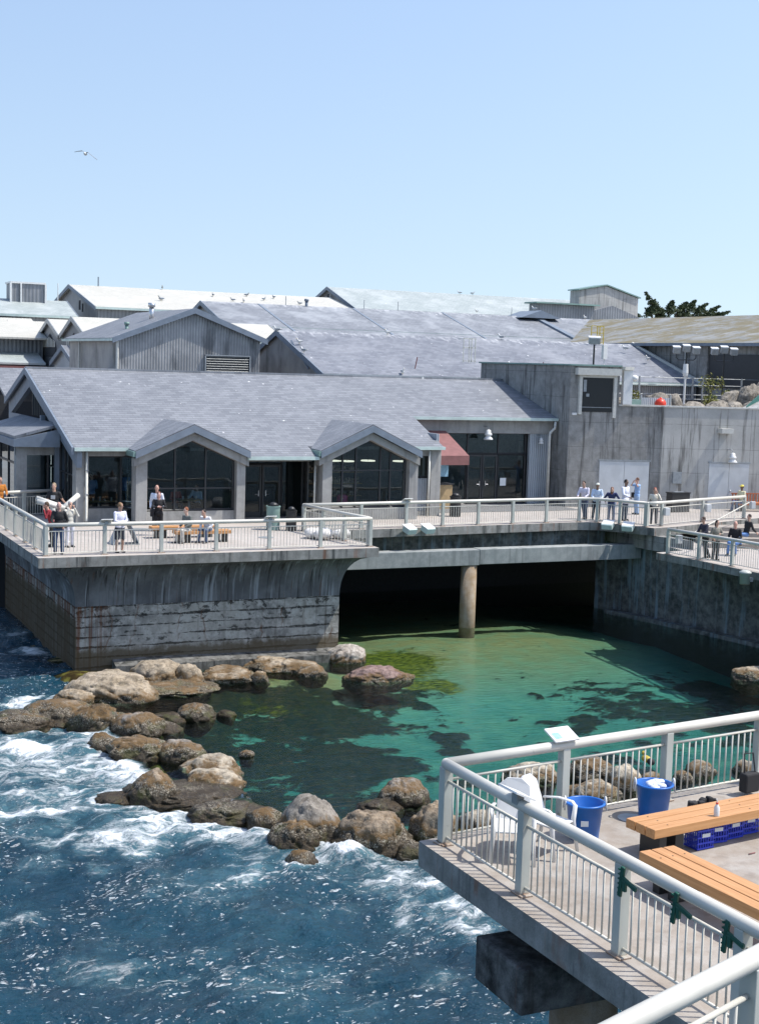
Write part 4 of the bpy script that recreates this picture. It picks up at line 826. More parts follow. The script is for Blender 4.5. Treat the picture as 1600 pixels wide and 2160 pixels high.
for x,y,rz,lb in ((11.72,14.72,.1,'leftmost blue plastic crate under the long bench'),(12.05,14.86,.0,'second blue plastic crate from the left under the bench'),(12.38,14.93,.12,'third blue plastic crate from the left under the bench'),(12.72,15.02,.1,'rightmost blue plastic crate under the long bench')): crate(x,y,rz,lb)
# white plastic chairs
def pchair(x,y,rz,lb,k=0):
    t=thing('plastic_chair',lb,'chair',(x,y,G),rz,'white plastic chairs')
    m=MB(); m.obox((0,0,.42),.46,.44,.03,0,R(-4)).build('seat',MT['whitepl'],t,bevel=.012)
    m=MB(); m.add([(-.23,-.21,.44),(.23,-.21,.44),(.2,-.36,.86),(.09,-.38,.95),(-.09,-.38,.95),(-.2,-.36,.86),(-.23,-.24,.44),(.23,-.24,.44),(.2,-.385,.86),(.09,-.405,.95),(-.09,-.405,.95),(-.2,-.385,.86)],
      [(0,1,2,3,4,5),(6,11,10,9,8,7),(0,5,11,6),(5,4,10,11),(4,3,9,10),(3,2,8,9),(2,1,7,8),(1,0,6,7)]).build('backrest',MT['whitepl'],t)
    for s in (-1,1):
        MB().tube([(s*.25,-.27,.63),(s*.28,-.05,.66),(s*.28,.16,.65),(s*.26,.23,.6)],.03,8,flat=.45).build('armrest',MT['whitepl'],t,smooth=True)
        MB().tube([(s*.26,.22,.62),(s*.25,.2,.4),(s*.28,.27,.0)],[.03,.035,.022],8).build('leg',MT['whitepl'],t,smooth=True)
        MB().tube([(s*.22,-.22,.45),(s*.26,-.33,.0)],[.035,.022],8).build('leg',MT['whitepl'],t,smooth=True)
pchair(9.12,15.2,R(150),'left white plastic chair seen through the seaward rail'); pchair(9.7,15.25,R(205),'right white plastic chair near the back rail corner')
bg_=thing('camera_bag','black bag hanging on the back rail by the bench end','bag',(13.9,16.35,G-.42)); MB().obox((0,0,.62),.3,.16,.3,.12).build('bag_body',MT['black'],bg_,bevel=.03); MB().tube([(-.1,0,.75),(-.08,.05,1.05),(.08,.05,1.05),(.1,0,.75)],.012,6).build('strap',MT['black'],bg_)
cl_=MB(); rs=random.Random(3)
for k in range(6): cl_.obox((12.55+k*.09,16.02+rs.uniform(-.06,.06),G+.07+rs.uniform(0,.05)),.1,.09,.12,rs.uniform(0,3),rs.uniform(-.4,.4))
tag(cl_.build('black_gear_bag',MT['black'],bevel=.02),'low heap of black gear lying behind the long bench','bags')
lt=MB().tube([(12.15,14.22,G+.012),(12.27,14.24,G+.012)],.009,8).build('red_marker',MT['awn'],smooth=True); tag(lt,'small dark red stick lying on the near deck floor','stick')
md=MB().lathe((12.9,13.95,G+.004),[(.001,0),(.17,0),(.17,.008),(.001,.008)],28,False).build('floor_drain',MT['greymetal']); tag(md,'round grey drain cover in the near deck floor','drain')
for x,y,lb in ((11.55,16.02,'round dark flat disc right of the back rail tub'),):
    tag(MB().lathe((x,y,G+.004),[(.001,0),(.2,0),(.2,.006),(.001,.006)],28,False).build('deck_disc',MT['greymetal']),lb,'cover')  # flat round grey disc on the near deck beside the right tub
# ================================================================== LEFT DECK THINGS
bench(15.4,51.4,R(0),2.2,'timber bench on the left deck with two people seated',D,.55); bench(14.9,52.9,R(0),2.6,'timber bench just behind the seated pair',D,.5)
bs=bench(46.95,57.75,R(-16),2.6,'red slatted bench against the pale wall at the right edge',D,.5,'wood2','plaza bench')
m=MB()
for k in range(16): m.box(.05+k*.16,.12+k*.16,.25,.29,.45,.86)
m.box(0,2.6,.24,.3,.86,.92).build('backrest',MT['wood2'],bs)
def can(x,y,lb,mat,h=.95,r=.28,lid=True,sq=False):
    t=thing('litter_bin',lb,'bin',(x,y,D))
    if sq: MB().box(-.55,.55,-.25,.25,0,.95).build('bin_body',MT[mat],t,bevel=.02); MB().box(-.58,.58,-.28,.28,.951,1.0).build('lid',MT['blackmetal'],t); MB().box(-.3,.3,-.1,.1,1.001,1.03).build('tray',MT['greymetal'],t)
    else: MB().lathe((0,0,0),[(r*.95,0),(r,.03),(r,h),(r*1.08,h),(r*1.08,h+.05)],20).build('bin_body',MT[mat],t,smooth=False); MB().lathe((0,0,h+.051),[(r*.9,0),(r*.5,.12),(.05,.15)],20).build('lid',MT['blackmetal'],t,smooth=True)
can(20.6,54.6,'round dark green bin by the left end of the far railing','copper'); can(21.25,54.2,'squat black bin beside the dark green one','blackmetal',.8,.22)
can(30.9,57.9,'black bin by the column near the awning','blackmetal',.9,.26); can(43.6,57.9,'wide black twin bin against the grey wall','blackmetal',sq=True)
can(36.9,43.25,'small bin','greymetal',.45,.16) if False else None
ph=thing('harbour_light','small cylindrical grey light fixed outside the lower terrace edge','lamp',(36.25,43.6,3.2)); MB().lathe((0,0,0),[(.2,0),(.2,.42),(.24,.43),(.24,.5),(.1,.56)],16).build('housing',MT['railpost'],ph,smooth=True); MB().box(-.05,.35,-.08,.08,.1,.25).build('bracket',MT['greymetal'],ph)
# A-frame sign
af=thing('sandwich_board','grey sandwich board sign behind the man in shorts','sign',(13.5,51.5,D),.0)
for s in (-1,1): MB().obox((s*.27,0,.5),.03,.75,1.08,0,0,s*R(-24)).build('board',MT['panel'] if s<0 else MT['trim'],af)
MB().box(-.5,-.46,-.4,.4,0,.03).box(.46,.5,-.4,.4,0,.03).box(-.46,.46,-.4,-.37,.01,.04).build('base_frame',MT['greymetal'],af)
# telescopes
def scope(x,y,rz,lb,tilt=18):
    t=thing('viewing_telescope',lb,'telescope',(x,y,D),rz,'white viewing telescopes')
    MB().lathe((0,0,0),[(.16,0),(.16,.03),(.06,.05),(.055,1.2),(.09,1.22),(.09,1.34)],14).build('pedestal',MT['offwhite'],t,smooth=True)
    c=math.cos(R(tilt)); s=math.sin(R(tilt))
    MB().tube([(0,-.42*c,1.44-.42*s),(0,.62*c,1.44+.62*s)],[.085,.1],14).build('barrel',MT['offwhite'],t,smooth=True); MB().tube([(0,-.5*c,1.44-.5*s),(0,-.42*c,1.44-.42*s)],.04,10).build('eyepiece',MT['blackmetal'],t)
scope(11.05,52.6,R(75),'upper white viewing telescope aimed left'); scope(10.95,51.9,R(80),'lower white viewing telescope aimed left',14); scope(11.55,52.3,R(-60),'white viewing telescope tilted the other way by the grey haired woman',30)
# sack and spotlights
m=MB(); rs=random.Random(8)
for k in range(14): m.ball((21.0+rs.uniform(0,1.3),51.4+rs.uniform(-.5,.5),D+.14+rs.uniform(0,.16)),rs.uniform(.2,.34),rs.uniform(.2,.34),rs.uniform(.14,.22),10,8)
tag(m.build('white_sack',plain('white_sack_cloth',(.62,.6,.57),.9,0,.1,10,.4),smooth=True),'lumpy white sack heaped behind the right end rail','sack')
def spot(x,y,rz,lb):
    t=thing('edge_spotlight',lb,'lamp',(x,y,D-.06),rz,'spotlights on the deck edge'); MB().obox((0,-.22,.02),.5,.42,.26,0,R(22)).build('housing',MT['gutter'],t,bevel=.03); MB().obox((0,-.2,.165),.52,.44,.03,0,R(22)).build('hood',MT['whitepaint'],t)
spot(26.45,53.95,.3,'left of the first pair of spotlights on the far deck edge'); spot(27.35,54.0,.3,'right of the first pair of spotlights on the far deck edge'); spot(36.7,53.75,-.9,'left spotlight of the pair at the kink in the far railing'); spot(37.25,52.95,-.9,'right spotlight of the pair at the kink in the far railing')
for x,y,lb in ((38.75,52.62,'pale electric box on the rail post above the steps'),(41.9,53.68,'pale electric box on the middle rail post above the steps'),(45.25,54.55,'pale electric box on the last rail post above the steps'),(36.7,48.9,'pale electric box at the start of the lower terrace railing')):
    z=(LD if x<37 else D)+.5; tag(MB().box(x,x+.26,y-.3,y-.1,z,z+.36).build('electric_box',MT['door'],bevel=.02),lb,'box')
for x,y,lb in ((15.2,55.6,'round dark floor disc near the first dormer'),(19.4,52.2,'round floor plate right of the bench')):
    tag(MB().lathe((x,y,D+.004),[(.001,0),(.55 if x<16 else .3,0),(.55 if x<16 else .3,.008),(.001,.008)],24,False).build('floor_disc',MT['greymetal']),lb,'cover')  # flat round grey discs on the deck floor, the left one larger
# kiosk and shop interior
kk=thing('kiosk','tan fronted kiosk with a framed seascape picture under the awning','kiosk'); MB().box(30.75,32.3,60.9,61.6,D,5.6).build('counter',MT['tan'],kk); MB().box(30.7,32.35,60.85,61.65,5.601,5.66).build('counter_top',MT['darkmetal'],kk)
MB().box(30.9,32.1,61.0,61.05,6.0,6.75).build('picture',MT['decal2'],kk)
sh=thing('shop_shelf','stocked shop shelf behind the second dormer window','shelf'); MB().box(24.6,27.9,62.4,62.8,D,6.5).build('shelf_back',MT['room'],sh); m=MB(); rs=random.Random(2)
for z in (5.0,5.6,6.15): 
    m.box(24.6,27.9,61.9,62.4,z,z+.03)
m.build('shelf_board',MT['tan'],sh); m=MB()
for z in (5.031,5.631,6.181):
    for k in range(26): x=24.7+k*.12; h=rs.uniform(.1,.32); m.box(x,x+.08,62.05,62.2,z,z+h)
m.build('goods',plain('mixed_goods',(.35,.3,.25),.6,0,.8,9),sh)
tag(MB().box(25.3,25.75,58.6,59.0,5.0,5.4).build('pink_toy',plain('pink_plush',(.55,.1,.22),.9),bevel=.1),'pink plush thing in the second dormer window','toy')
for x,y,z,lb in ((25.6,60.2,6.85,'leftmost glowing oval ring lamp behind the second dormer'),(26.5,60.6,6.8,'middle glowing oval ring lamp behind the second dormer'),(27.4,60.2,6.85,'right glowing oval ring lamp behind the second dormer'),(29.2,60.5,6.8,'glowing oval ring lamp in the narrow window by the awning')):
    t=thing('ring_lamp',lb,'lamp',(x,y,z),0,'glowing ring lamps in the shop')
    if 'LAMPE' not in MT:
        q,tt,bb_=nodes('lamp_glow'); bb_.inputs['Emission Color'].default_value=(1,.9,.75,1); bb_.inputs['Emission Strength'].default_value=1.2; MT['LAMPE']=q
    MB().tube([(.32*math.cos(a),.32*math.sin(a),0) for a in [2*PI*k/20 for k in range(21)]],.028,6).build('ring',MT['LAMPE'],t); MB().tube([(0,0,0),(0,0,1.4)],.008,4).build('cord',MT['blackmetal'],t)
tb=thing('cafe_table','small table with cups inside the left corner window','table',(14.6,60.0,D)); MB().box(-.7,.7,-.35,.35,.72,.76).build('tabletop',MT['tan'],tb); MB().box(-.05,.05,-.05,.05,0,.72).build('leg',MT['greymetal'],tb)
for k in range(5): tag(MB().lathe((14.1+k*.25,59.8+(k%2)*.2,D+.76),[(.035,0),(.04,.1+.05*(k%3))],10).build('cup',MT['whitepl']),['first white cup from the left on the cafe table','second white cup on the cafe table','middle white cup on the cafe table','fourth white cup on the cafe table','last white cup at the right of the cafe table'][k],'cup','cups on the cafe table')
for i,(x,y,lb) in enumerate([(16.8,59.6,'dining table with cups behind the left pane of the first dormer'),(18.6,59.9,'dining table with cups behind the right pane of the first dormer'),(33.0,64.4,'dining table inside beside the dark glass doors')]):
    t=thing('dining_table',lb,'table',(x,y,D+.02)); MB().box(-.5,.5,-.4,.4,.72,.76).build('tabletop',MT['tan'],t); MB().box(-.05,.05,-.05,.05,0,.72).build('leg',MT['greymetal'],t)
    for k in range(3): tag(MB().lathe((x-.3+k*.3,y-.1+.15*(k%2),D+.78),[(.035,0),(.05,.14)],10).build('cup',MT['whitepl']),['left cup','middle cup','right cup'][k]+' on the '+lb.split(' with')[0].split(' inside')[0]+[' behind the left dormer pane',' behind the right dormer pane',' inside the dark doors'][i],'cup','cups on the dining tables')
# ================================================================== PEOPLE
skin_mats={}
def pm(c,r=.75,n='cloth'):
    k=(c,n)
    if k not in skin_mats: skin_mats[k]=plain(n,c,r,0,.08,8)
    return skin_mats[k]
def remesh(o,v):
    r_=o.modifiers.new('r','REMESH'); r_.mode='VOXEL'; r_.voxel_size=v; r_.use_smooth_shade=True
    s=o.modifiers.new('s','SMOOTH'); s.factor=.5; s.iterations=3
def person(x,y,z,rz,label,pose='stand',top=(.1,.1,.12),bot=(.05,.07,.14),hair=(.05,.03,.02),skin=(.5,.3,.22),h=1.72,armL='down',armR='down',lean=0,hat=None,long_hair=False,shorts=False,sleeve='long',turn=0,skirt=0,bald=False,extra=None,group=None):
    t=thing('person',label,'person',(x,y,z),rz,group); k=h/1.72; V=Vector
    sit=pose=='sit'
    hip=.92 if not sit else .5
    up=V((0,0,hip)); lm=Matrix.Rotation(-R(lean),4,'X')
    def T(p): p=V(p); p=lm@p; return (p+up)*k
    S=[T((s*.185,0,.5)) for s in (-1,1)]; Hh=[ (V((s*.095,0,hip-.02)))*k for s in (-1,1)]
    if sit: Kn=[V((s*.13,.42,.5))*k for s in (-1,1)]; An=[V((s*.14,.42+.06*s,.08))*k for s in (-1,1)]
    elif pose=='step': Kn=[V((-.1,.1,.5))*k,V((.11,-.1,.5))*k]; An=[V((-.1,.06,.09))*k,V((.12,-.32,.1))*k]
    else: Kn=[V((s*.11,.02,.5))*k for s in (-1,1)]; An=[V((s*.12,-.02,.09))*k for s in (-1,1)]
    if sit=='x': pass
    head=T((0,.03,.74)); neck=T((0,0,.56))
    arms={'down':((.07,-.03,-.28),(.05,.06,-.54)),'rail':((.06,.1,-.26),(-.02,.34,-.36)),'face':((.09,.16,-.2),(-.09,.16,.14)),'crossed':((.08,.1,-.25),(-.16,.24,-.22)),'lap':((.07,.05,-.27),(-.04,.3,-.34)),'pocket':((.1,-.05,-.27),(.0,.06,-.45)),'back':((.08,-.12,-.24),(.12,-.3,-.36)),'eyes':((.14,.16,-.02),(-.08,.17,.17)),'front':((.04,.08,-.27),(-.12,.22,-.33)),'wide':((.16,.04,-.24),(.1,.26,-.32))}
    hands=[];El=[]
    for i,(s,a) in enumerate(((-1,armL),(1,armR))):
        e,w=arms[a]; sl=lm.inverted()@((S[i]/k)-up)
        if a in('rail','down','pocket'): E=S[i]+V((s*e[0],e[1],e[2]))*k; Wp=S[i]+V((s*w[0],w[1],w[2]))*k
        else: E=S[i]+(lm@V((s*e[0],e[1],e[2])))*k; Wp=S[i]+(lm@V((s*w[0],w[1],w[2])))*k
        El.append(E); hands.append(Wp)
    def ell(m,c,rx,ry,rz_,n=14): m.ball(c,rx*k,ry*k,rz_*k,n,10,lm.to_3x3())
    def torso(m,g):
        ell(m,V((0,0,hip))*k,.165+g,.12+g,.12+g); ell(m,T((0,0,.17)),.145+g,.105+g,.16+g); ell(m,T((0,.0,.36)),.17+g,.115+g,.17+g); ell(m,T((0,0,.47)),.19+g,.09+g,.08+g)
    # body
    b=MB(); torso(b,0); b.tube([neck-V((0,0,.06))*k,head],[.062*k,.055*k],10)
    hm=Matrix.Rotation(turn,3,'Z')
    b.ball(head+V((0,0,.02))*k,.076*k,.095*k,.118*k,16,12,hm); b.ball(head+hm@V((0,.03,-.055))*k,.055*k,.06*k,.05*k,10,8)
    b.ball(head+hm@V((0,.098,-.005))*k,.014*k,.02*k,.024*k,8,6)
    for s in (-1,1): b.ball(head+hm@V((s*.078,-.005,.0))*k,.012*k,.02*k,.032*k,8,6)
    for i,s in enumerate((-1,1)):
        b.tube([S[i],El[i],hands[i]],[.05*k,.04*k,.028*k],10); b.ball(S[i],.056*k); b.ball(El[i],.041*k)
        d=(hands[i]-El[i]).normalized(); sd=V((s,0,0)); pl=hands[i]+d*.05*k
        b.ball(pl,.038*k,.02*k,.045*k,8,6,d.to_track_quat('Z','X').to_matrix())
        q=d.to_track_quat('Z','X').to_matrix(); 
        for j in range(4):
            o_=q@V(((j-1.5)*.018,0,0))*k; Lf=(.05,.062,.058,.042)[j]*k; f0=hands[i]+d*.075*k+o_; b.tube([f0,f0+d*Lf*.6,f0+d*Lf+V((0,0,-.018))*k],[.0095*k,.009*k,.007*k],6)
        f0=hands[i]+d*.035*k+q@V((-s*.03,0,0))*k; b.tube([f0,f0+d*.03*k+q@V((-s*.025,0,0))*k,f0+d*.06*k+q@V((-s*.03,0,0))*k],[.011*k,.01*k,.008*k],6)
        b.tube([Hh[i],Kn[i],An[i]],[.085*k,.055*k,.038*k],10); b.ball(Kn[i],.056*k); b.tube([An[i],An[i]+V((0,.04,-.05))*k,An[i]+V((0,.15,-.065))*k],[.038*k,.04*k,.03*k],8)
    bo=b.build('body',pm(skin,.55,'skin'),t,smooth=True); remesh(bo,.014)
    for s in (-1,1): MB().ball(head+hm@V((s*.03,.09,.018))*k,.009*k).build('eye',MT['black'],bo)
    # shirt
    c=MB(); torso(c,.018)
    for i in range(2):
        if sleeve=='long': c.tube([S[i],El[i],El[i].lerp(hands[i],.92)],[.068*k,.056*k,.042*k],10); c.ball(El[i],.056*k)
        else: c.tube([S[i],S[i].lerp(El[i],.75)],[.07*k,.064*k],10)
        c.ball(S[i],.07*k)
    if skirt: c.tube([V((0,0,hip-.02))*k,V((0,0,hip-.02-skirt))*k],[.185*k,.21*k],16,flat=.8)
    c=c.build('top',pm(top,.85,'cloth'),t,smooth=True); remesh(c,.017)
    p=MB(); p.ball(V((0,0,hip-.03))*k,.178*k,.135*k,.12*k)
    for i in range(2):
        e=An[i] if not shorts else Kn[i].lerp(An[i],.08); 
        if shorts: p.tube([Hh[i],Kn[i].lerp(Hh[i],.0)-V((0,0,.03))],[.1*k,.095*k],10)
        else: p.tube([Hh[i],Kn[i],An[i]+V((0,0,-.03))*k],[.1*k,.074*k,.064*k],10); p.ball(Kn[i],.074*k)
    p=p.build('shorts' if shorts else 'trousers',pm(bot,.85,'cloth'),t,smooth=True); remesh(p,.017)
    for i in range(2): MB().tube([An[i]+V((0,-.05,-.055))*k,An[i]+V((0,.06,-.055))*k,An[i]+V((0,.18,-.065))*k],[.042*k,.045*k,.034*k],10).build('shoe',pm((.03,.03,.03),.5,'shoe'),t,smooth=True)
    if not bald:
        hm_=MB(); hm_.ball(head+hm@V((0,-.016,.042))*k,.084*k,.098*k,.108*k,14,10)
        if long_hair: hm_.ball(head+hm@V((0,-.055,-.06))*k,.085*k,.06*k,.15*k,12,8)
        hm_.build('hair',pm(hair,.8,'hair'),t,smooth=True)
    if hat: m_=MB(); m_.ball(head+hm@V((0,-.005,.07))*k,.09*k,.105*k,.075*k,14,8); m_.obox(head+hm@V((0,.12,.065))*k,.13*k,.1*k,.012*k,turn); m_.build('cap',pm(hat,.8,'cap'),t,smooth=False)
    if extra=='bag': MB().obox(V((.27,.0,.92))*k,.12,.3,.26).tube([V((.24,0,1.05))*k,S[1]+V((0,0,.06)),V((.24,0,1.05))*k+V((0,.05,0))],.012,5).build('shoulder_bag',MT['black'],t,bevel=.03)
    if extra=='print':
        MB().obox(T((0,.135,.36)),.16*k,.012,.14*k,0,-R(lean)).build('shirt_print',pm((.5,.5,.5),.8,'print'),t)
    return t
def face_cam(x,y,off=0): return math.atan2(-y,-x)-PI/2+off
W_=(.62,.62,.7); BK=(.014,.014,.016); JN=(.05,.085,.17)
person(10.6,49.35,D,face_cam(10.6,49.3),'balding man in black jacket and blue jeans resting a hand on the corner rail',top=BK,bot=JN,hair=(.25,.22,.2),skin=(.55,.32,.26),armL='pocket',armR='rail',h=1.76,bald=True)
person(11.35,51.0,D,face_cam(11.3,51,.5),'grey haired woman in pale top and white trousers holding something to her face',top=(.55,.53,.47),bot=(.6,.6,.66),hair=(.4,.38,.36),armR='face',armL='face',h=1.62,extra='bag')
person(11.75,55.6,D,face_cam(12.2,55.2,-.3),'tall man in black t-shirt with a white print left of the corner column',top=BK,bot=(.03,.03,.035),hair=(.25,.19,.12),sleeve='short',armL='back',armR='front',extra='print',h=1.86)
person(10.75,51.25,D,R(80),'person in dark red top bending to a telescope',top=(.25,.02,.03),bot=(.03,.03,.03),hair=(.08,.05,.03),armL='face',armR='face',h=1.6,lean=14)
person(12.75,49.25,D,face_cam(12.8,49.3,.5),'man in white hoodie and patterned dark shorts behind the front rail',top=(.62,.62,.72),bot=(.03,.035,.05),hair=(.2,.12,.06),skin=(.42,.25,.18),shorts=True,armL='front',armR='front',h=1.72,turn=.7)
person(15.45,53.7,D,face_cam(15.4,53.7,.1),'woman in black coat with a handbag standing before the first dormer',top=BK,bot=BK,hair=(.12,.04,.03),skin=(.55,.33,.28),armL='crossed',armR='crossed',h=1.66,extra='bag',long_hair=True)
person(15.75,55.0,D,face_cam(15.7,55,-.3),'balding man in white shirt partly behind the woman in black',top=(.6,.64,.72),bot=BK,hair=(.1,.08,.07),h=1.8,bald=True,skin=(.45,.26,.2))
person(15.95,51.35,D,face_cam(16,51.3,-.9),'red haired person in grey top and cream trousers sitting on the left deck bench','sit',top=(.13,.14,.13),bot=(.5,.47,.42),hair=(.2,.07,.03),armL='lap',armR='lap',lean=8,skin=(.55,.36,.28))
person(16.75,51.35,D,face_cam(16.7,51.3,-.6),'dark haired person in white shirt hunched on the left deck bench','sit',top=(.68,.68,.7),bot=(.06,.09,.16),hair=(.02,.015,.012),armL='lap',armR='lap',lean=26,skin=(.5,.3,.22))
person(14.55,61.2,D,face_cam(14.5,60.5,PI),'person in blue shirt seen from behind inside the left corner window',top=(.22,.36,.62),bot=(.08,.09,.1),hair=(.03,.02,.015),h=1.8,armL='front',armR='front')
person(18.2,60.6,D,face_cam(18,60.6,.4),'diner in red top seated inside the first dormer window','sit',top=(.4,.08,.06),bot=JN,armL='lap',armR='lap')
person(19.2,60.6,D,face_cam(19,60.6,-.5),'diner in pale blue top seated inside the first dormer window','sit',top=(.5,.6,.75),bot=BK,armL='lap',armR='face')
person(36.6,55.7,D,face_cam(36.3,55.4,-.4),'person in lavender white hoodie leaning over the kinked rail, furthest left of the group','step',top=(.6,.58,.68),bot=(.06,.08,.13),hair=(.02,.015,.012),armL='rail',armR='rail',lean=14,h=1.78)
person(36.95,55.25,D,face_cam(36.8,55.1,.1),'man in white cap and pale blue shirt leaning on the kinked rail','step',top=(.5,.6,.75),bot=(.02,.025,.04),hair=(.05,.04,.03),hat=(.6,.62,.55),skin=(.25,.15,.1),armL='rail',armR='rail',lean=16,h=1.74)
person(37.45,54.75,D,face_cam(37.4,54.7,0),'woman with long brown hair in navy top slumped on the rail',top=(.02,.03,.1),bot=JN,hair=(.12,.06,.04),long_hair=True,armL='wide',armR='wide',lean=28,h=1.66)
person(38.3,54.9,D,face_cam(38.3,54.9,.9),'tall youth in oversized white shirt with dark sleeve at the rail',top=(.66,.68,.76),bot=(.07,.09,.12),hair=(.015,.012,.01),skin=(.2,.12,.08),armL='down',armR='rail',h=1.86,skirt=.14)
person(40.6,57.2,D,face_cam(39.6,57.2,-1.1),'woman in light blue with hands raised to shade her eyes',top=(.25,.4,.65),bot=(.3,.42,.58),hair=(.12,.06,.04),armL='eyes',armR='eyes',h=1.74,sleeve='short',extra='bag')
person(38.75,53.2,D,face_cam(38.75,53.2,.1),'red haired woman in cream jacket holding her face by the right rail',top=(.6,.56,.48),bot=(.04,.045,.06),hair=(.28,.07,.04),armL='face',armR='down',h=1.64,extra='bag')
person(47.3,57.55,D,face_cam(48,57.4,-.8),'seated man in yellow cap and cream shirt on the red bench','sit',top=(.68,.64,.42),bot=(.06,.1,.2),hair=(.03,.02,.02),hat=(.7,.6,.12),skin=(.14,.09,.06),armL='lap',armR='lap',lean=-4)
person(37.3,47.5,LD,face_cam(37.3,47.5,-.9),'young man in dark navy jacket leaning on the lower terrace railing','step',top=(.03,.03,.05),bot=(.015,.017,.02),hair=(.05,.03,.02),armL='rail',armR='rail',lean=12,h=1.72)
person(37.4,46.95,LD,face_cam(37.7,46.6,.7),'woman in grey brown cardigan with dark curly hair on the lower terrace',top=(.2,.19,.16),bot=(.02,.02,.022),hair=(.035,.02,.015),long_hair=True,armL='crossed',armR='pocket',h=1.62)
person(39.35,48.1,LD+.05,face_cam(39.7,47.9,-.3),'bald man in black sweater and blue jeans sitting on the steps','sit',top=BK,bot=(.08,.18,.42),bald=True,skin=(.5,.28,.22),armL='lap',armR='lap',h=1.8,lean=4)
person(40.9,49.3,LD+.25,face_cam(42.0,47.9,-.9),'person in black top and bright jeans lounging at the right edge','sit',top=BK,bot=(.1,.2,.42),hair=(.03,.02,.02),armL='back',armR='back',lean=-12)
person(10.4,59.9,D,face_cam(9.7,61,.3),'person in orange jacket cut by the left edge at the side rail',top=(.42,.15,.02),bot=(.04,.05,.07),h=1.75,armL='rail',armR='rail')
# ================================================================== GULLS
def gull(x,y,z,rz,lb,s=1.0,mats=('whitepaint','greymetal')):
    t=thing('gull',lb,'gull',(x,y,z),rz,'gulls resting on the roofs')
    m=MB(); m.ball((0,0,.16*s),.085*s,.2*s,.085*s,10,8); m.tube([(0,.13*s,.2*s),(0,.19*s,.31*s)],[.05*s,.04*s],8); m.ball((0,.21*s,.33*s),.045*s,.055*s,.045*s,8,6); m.build('body',MT[mats[0]],t,smooth=True)
    MB().tube([(0,.25*s,.325*s),(0,.32*s,.31*s)],[.014*s,.006*s],6).build('beak',MT['yellow'],t)
    for q in (-1,1): MB().ball((q*.055*s,-.05*s,.18*s),.035*s,.21*s,.06*s,8,6).build('wing',MT[mats[1]],t,smooth=True); MB().tube([(q*.03*s,0,.1*s),(q*.03*s,0,0)],.008*s,5).build('leg',MT['yellow'],t)
    MB().add([(-.04*s,-.16*s,.17*s),(.04*s,-.16*s,.17*s),(.03*s,-.3*s,.15*s),(-.03*s,-.3*s,.15*s),(0,-.2*s,.14*s)],[(0,1,2,3),(0,4,1),(1,4,2),(2,4,3),(3,4,0)]).build('tail',MT[mats[1]],t)
    return t
g0=gull(42.9,73.8,11.27,R(100),'largest white gull standing on the slate hall eave left of the roof ladder',1.35)
for (x,y,z,rz,lb) in [(29.9,79.2,13.1,1,'gull at the left peak of the slate hall'),(30.4,76.9,12.4,2,'gull halfway up the left rake of the slate hall'),(30.1,75.4,11.9,.5,'gull low on the left rake of the slate hall'),
  (37.3,79.6,13.2,2,'dark gull midway on the slate hall ridge'),(45.4,79.6,13.2,1,'pale gull on the slate hall ridge above the ladder'),(34.9,72.3,10.85,3,'gull crouched on the eave of the slate hall'),
  (53.6,77.6,12.75,1,'upper gull on the right parapet of the slate hall'),(53.9,75.5,12.1,2,'lower gull on the right parapet of the slate hall'),(62.4,104,16.3,1,'gull perched on the small cross gable'),(69.0,130,18.8,1,'left gull of two on the pale hall ridge'),(70.5,130,18.8,4,'right gull of two on the pale hall ridge'),
  (67.5,104,15.75,2,'gull near the yellow ladder on the long ridge'),(65.0,118.9,16.5,2,'gull on the lower slope of the pale hall'),(20.2,112,13.6,1,'white gull on the pale roof at the far left')]:
    dup(g0,(x,y,z),rz,lb,'gulls resting on the roofs').scale=(.72,.72,.72)
gd=gull(34.2,119,16.2,2,'darkest gull on the white roof nearest the grey wall',1.3,('greymetal','trim'))
for i,(x,y,z,lb) in enumerate([(40.0,122.5,16.97,'first gull of the flock on the right half of the white roof'),(41.2,120.5,16.53,'gull lowest of the flock on the white roof'),(42.1,120.2,16.47,'gull just right of the lowest on the white roof'),(43.5,123.4,17.16,'gull high in the middle of the flock on the white roof'),(44.6,121.8,16.8,'gull in the thick of the flock on the white roof'),(46.0,123.0,17.07,'second to last gull of the flock'),(47.5,120.3,16.5,'rightmost low gull of the flock on the white roof'),(36.0,124.9,17.5,'single gull on the left ridge of the white roof')]):
    dup(gd,(x,y,z),i*1.3,lb,'gulls resting on the roofs').scale=(.75,.75,.75)
fg_=thing('flying_gull','gull gliding with spread wings alone in the blue sky','gull',(13.9,60,19.83)); 
MB().ball((0,0,-.05),.07,.2,.065,10,8).build('body',MT['whitepaint'],fg_,smooth=True); MB().tube([(0,.17,-.04),(0,.26,-.05)],[.03,.008],6).build('beak',MT['yellow'],fg_)
for s,zz in ((-1,(.08,.06,.03)),(1,(.02,-.12,-.27))):
    m=MB(); xs=(0,.12,.3,.5); zv=(0,)+zz
    if s<0: xs=(0,.12,.28,.46)
    vs=[];fs=[]
    for x_,z_,c_ in zip(xs,zv,(.12,.11,.085,.02)): vs+=[(s*x_,c_,z_),(s*x_,-c_,z_-.01),(s*x_,0,z_-.025)]
    for i in range(3): a=i*3; b_=a+3; fs+=[(a,b_,b_+1,a+1),(a,a+2,b_+2,b_),(a+2,a+1,b_+1,b_+2)]
    m.add(vs,fs).build('wing',MT['greymetal'],fg_)
fg_.rotation_euler=(0,0,R(-25))
